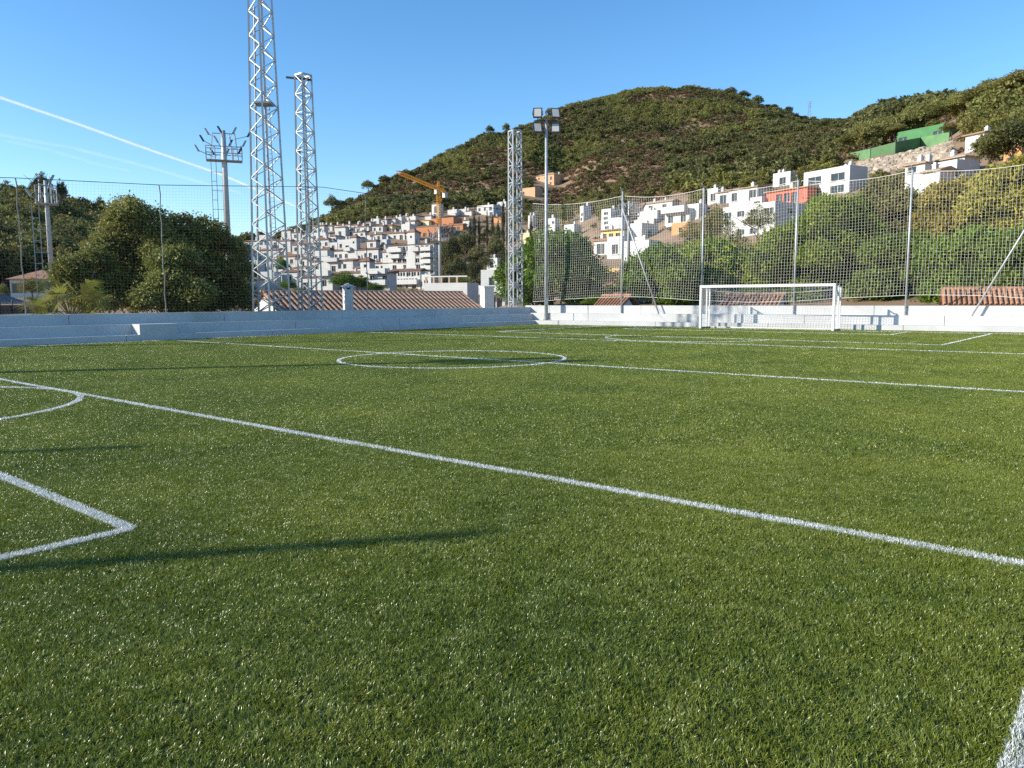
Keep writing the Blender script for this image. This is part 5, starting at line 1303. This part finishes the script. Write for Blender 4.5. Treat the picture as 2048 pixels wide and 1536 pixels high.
for i in range(900):
    x = nrg.uniform(1660, 1905); yb = np.interp(x, [1660, 1740, 1840, 1905], [338, 322, 300, 284]); y = yb+nrg.uniform(0, 30)
    r = hit(x, y, 90)
    if not r: continue
    q = at_r(x, y, r)
    if not clear(q[0], q[1]): continue
    s = nrg.uniform(0.25, 0.95); P_.append(q); K_.append(nrg.integers(3)); S_.append((s, s, s*.8)); R_.append((0, 0, nrg.uniform(0, 6.28)))
stuff(instancer('rubble_bank', P_, K_, S_, R_, rk), 'bank of pale loose stones below the green fence', 'stones')
M_gully = mat('yellow_wall', (0.62, 0.44, 0.16), 0.9, 0.1, 0.5)
r1_ = hit(1200, 546) or 72; r2_ = hit(1256, 545) or 70; A1, B1 = at_r(1200, 546, r1_), at_r(1256, 545, r2_)
u1 = (B1-A1)[:2]; t = thing('retaining_wall', 'low yellow garden wall above the orange earth behind the net', 'wall', A1, math.atan2(u1[1], u1[0])); l1 = np.linalg.norm(u1)
b = MB(); b.box(0, l1, 0, 0.3, -0.4, 0.42); b.build('wall', M_gully, t); b = MB(); b.box(-0.05, l1+0.05, -0.05, 0.35, 0.42, 0.5); b.build('coping', M_gully, t)

# ------------------------------------------------------------------ stand, brown fence at far left
M_asb = mat('grey_sheet_roof', (0.20, 0.19, 0.18), 0.9, 0.15, 0.6)
a_ = at_r(-70, 600, 84)[:2]; b_ = at_r(58, 600, 90)[:2]; u1 = b_-a_; l1 = np.linalg.norm(u1)
t = thing('sports_stand', 'low building with grey sloping roof at the left edge', 'building', (a_[0], a_[1], 0.6), math.atan2(u1[1], u1[0]))
b = MB(); b.box(0.4, l1-0.4, 0.4, 5.6, -1, 0.75); b.build('wall', M_white2, t)
b = MB(); b.hexa([(0, 0, .75), (l1, 0, .75), (l1, 6, .75), (0, 6, .75), (0.5, 2.4, 2.1), (l1-2.6, 2.4, 2.1), (l1-2.6, 3.6, 2.1), (0.5, 3.6, 2.1)]); b.build('roof', M_asb, t)
for i in range(8): bar('post', (0.3+i*(l1-.6)/7, 0.2, -0.8), (0.3+i*(l1-.6)/7, 0.2, .75), 0.12, M_paint, t)
M_brown = mat('brown_windbreak', (0.20, 0.115, 0.07), 0.9, 0.15, 1.0)
a_ = at_r(-80, 600, 50)[:2]; b_ = at_r(112, 600, 54)[:2]; u1 = b_-a_; l1 = np.linalg.norm(u1)
t = thing('windbreak_fence', 'brown screened fence with thin posts behind the left wall', 'fence', (a_[0], a_[1], 0.3), math.atan2(u1[1], u1[0]))
b = MB(); b.box(0, l1, 0, 0.03, -0.4, 0.95); b.build('screen', M_brown, t)
for i in range(9): bar('post', (i*l1/8, -0.04, -0.4), (i*l1/8, -0.04, 1.25), 0.05, M_dark, t)
bar('top_rail', (0, -0.04, 1.1), (l1, -0.04, 1.1), 0.04, M_galvd, t)

# ------------------------------------------------------------------ contrails, about nine kilometres up
def trail_mat(name, alpha, scale):
    m = bpy.data.materials.new(name); m.use_nodes = True; n, l = m.node_tree.nodes, m.node_tree.links
    b = n['Principled BSDF']; b.inputs['Base Color'].default_value = (0.9, 0.9, 0.92, 1); b.inputs['Roughness'].default_value = 1; b.inputs['Specular IOR Level'].default_value = 0
    g = n.new('ShaderNodeNewGeometry'); nz = n.new('ShaderNodeTexNoise'); nz.inputs['Scale'].default_value = scale; nz.inputs['Detail'].default_value = 6; nz.inputs['Roughness'].default_value = 0.7
    l.new(g.outputs['Position'], nz.inputs['Vector']); mr = n.new('ShaderNodeMapRange'); mr.inputs[1].default_value = 0.3; mr.inputs[2].default_value = 0.7; mr.inputs[3].default_value = alpha*0.55; mr.inputs[4].default_value = alpha
    l.new(nz.outputs['Fac'], mr.inputs[0])
    tl = n.new('ShaderNodeBsdfTranslucent'); tl.inputs['Color'].default_value = (0.95, 0.95, 0.97, 1)
    m1 = n.new('ShaderNodeMixShader'); m1.inputs[0].default_value = 0.5; l.new(b.outputs[0], m1.inputs[1]); l.new(tl.outputs[0], m1.inputs[2])
    tp = n.new('ShaderNodeBsdfTransparent'); m2 = n.new('ShaderNodeMixShader'); l.new(mr.outputs[0], m2.inputs[0]); l.new(tp.outputs[0], m2.inputs[1]); l.new(m1.outputs[0], m2.inputs[2])
    l.new(m2.outputs[0], n['Material Output'].inputs['Surface']); return m
def contrail(label, pxs, rad, alpha, seed):
    m = trail_mat('ice_trail_%d' % seed, alpha, 0.00025)
    def pos(x, y): a, tn = azt(x, y); r = 9000/tn; return np.array([r*math.sin(a), r*math.cos(a), 9000.])
    key = [pos(*q) for q in pxs]; P = []
    for p, q in zip(key, key[1:]): P += [p+(q-p)*i/24 for i in range(24)]
    P.append(key[-1]); o0 = P[0]
    t = thing('contrail', label, 'contrail', o0)
    gq = random.Random(seed)
    for k in (1.0, 0.72, 0.45):
        b = MB(); b.tube([p-o0 for p in P], [np.linalg.norm(p)*rad/F*k*(1+0.22*mnoise.noise((i*0.35, seed, k))) for i, p in enumerate(P)], 10, cap=False)
        smooth(b.build('ice_veil', m, t))
contrail('bright thin vapour trail slanting down across the left sky', [(-60, 176), (0, 195), (150, 246), (300, 300), (440, 348), (590, 412)], 3.4, 0.13, 1)
contrail('faint vapour trail below the bright one in the left sky', [(-60, 258), (0, 270), (150, 297), (300, 335), (430, 373), (480, 386)], 5.0, 0.022, 2)
contrail('faintest short vapour trail, lowest of the three', [(10, 281), (100, 300), (200, 330), (260, 342)], 5.0, 0.013, 3)
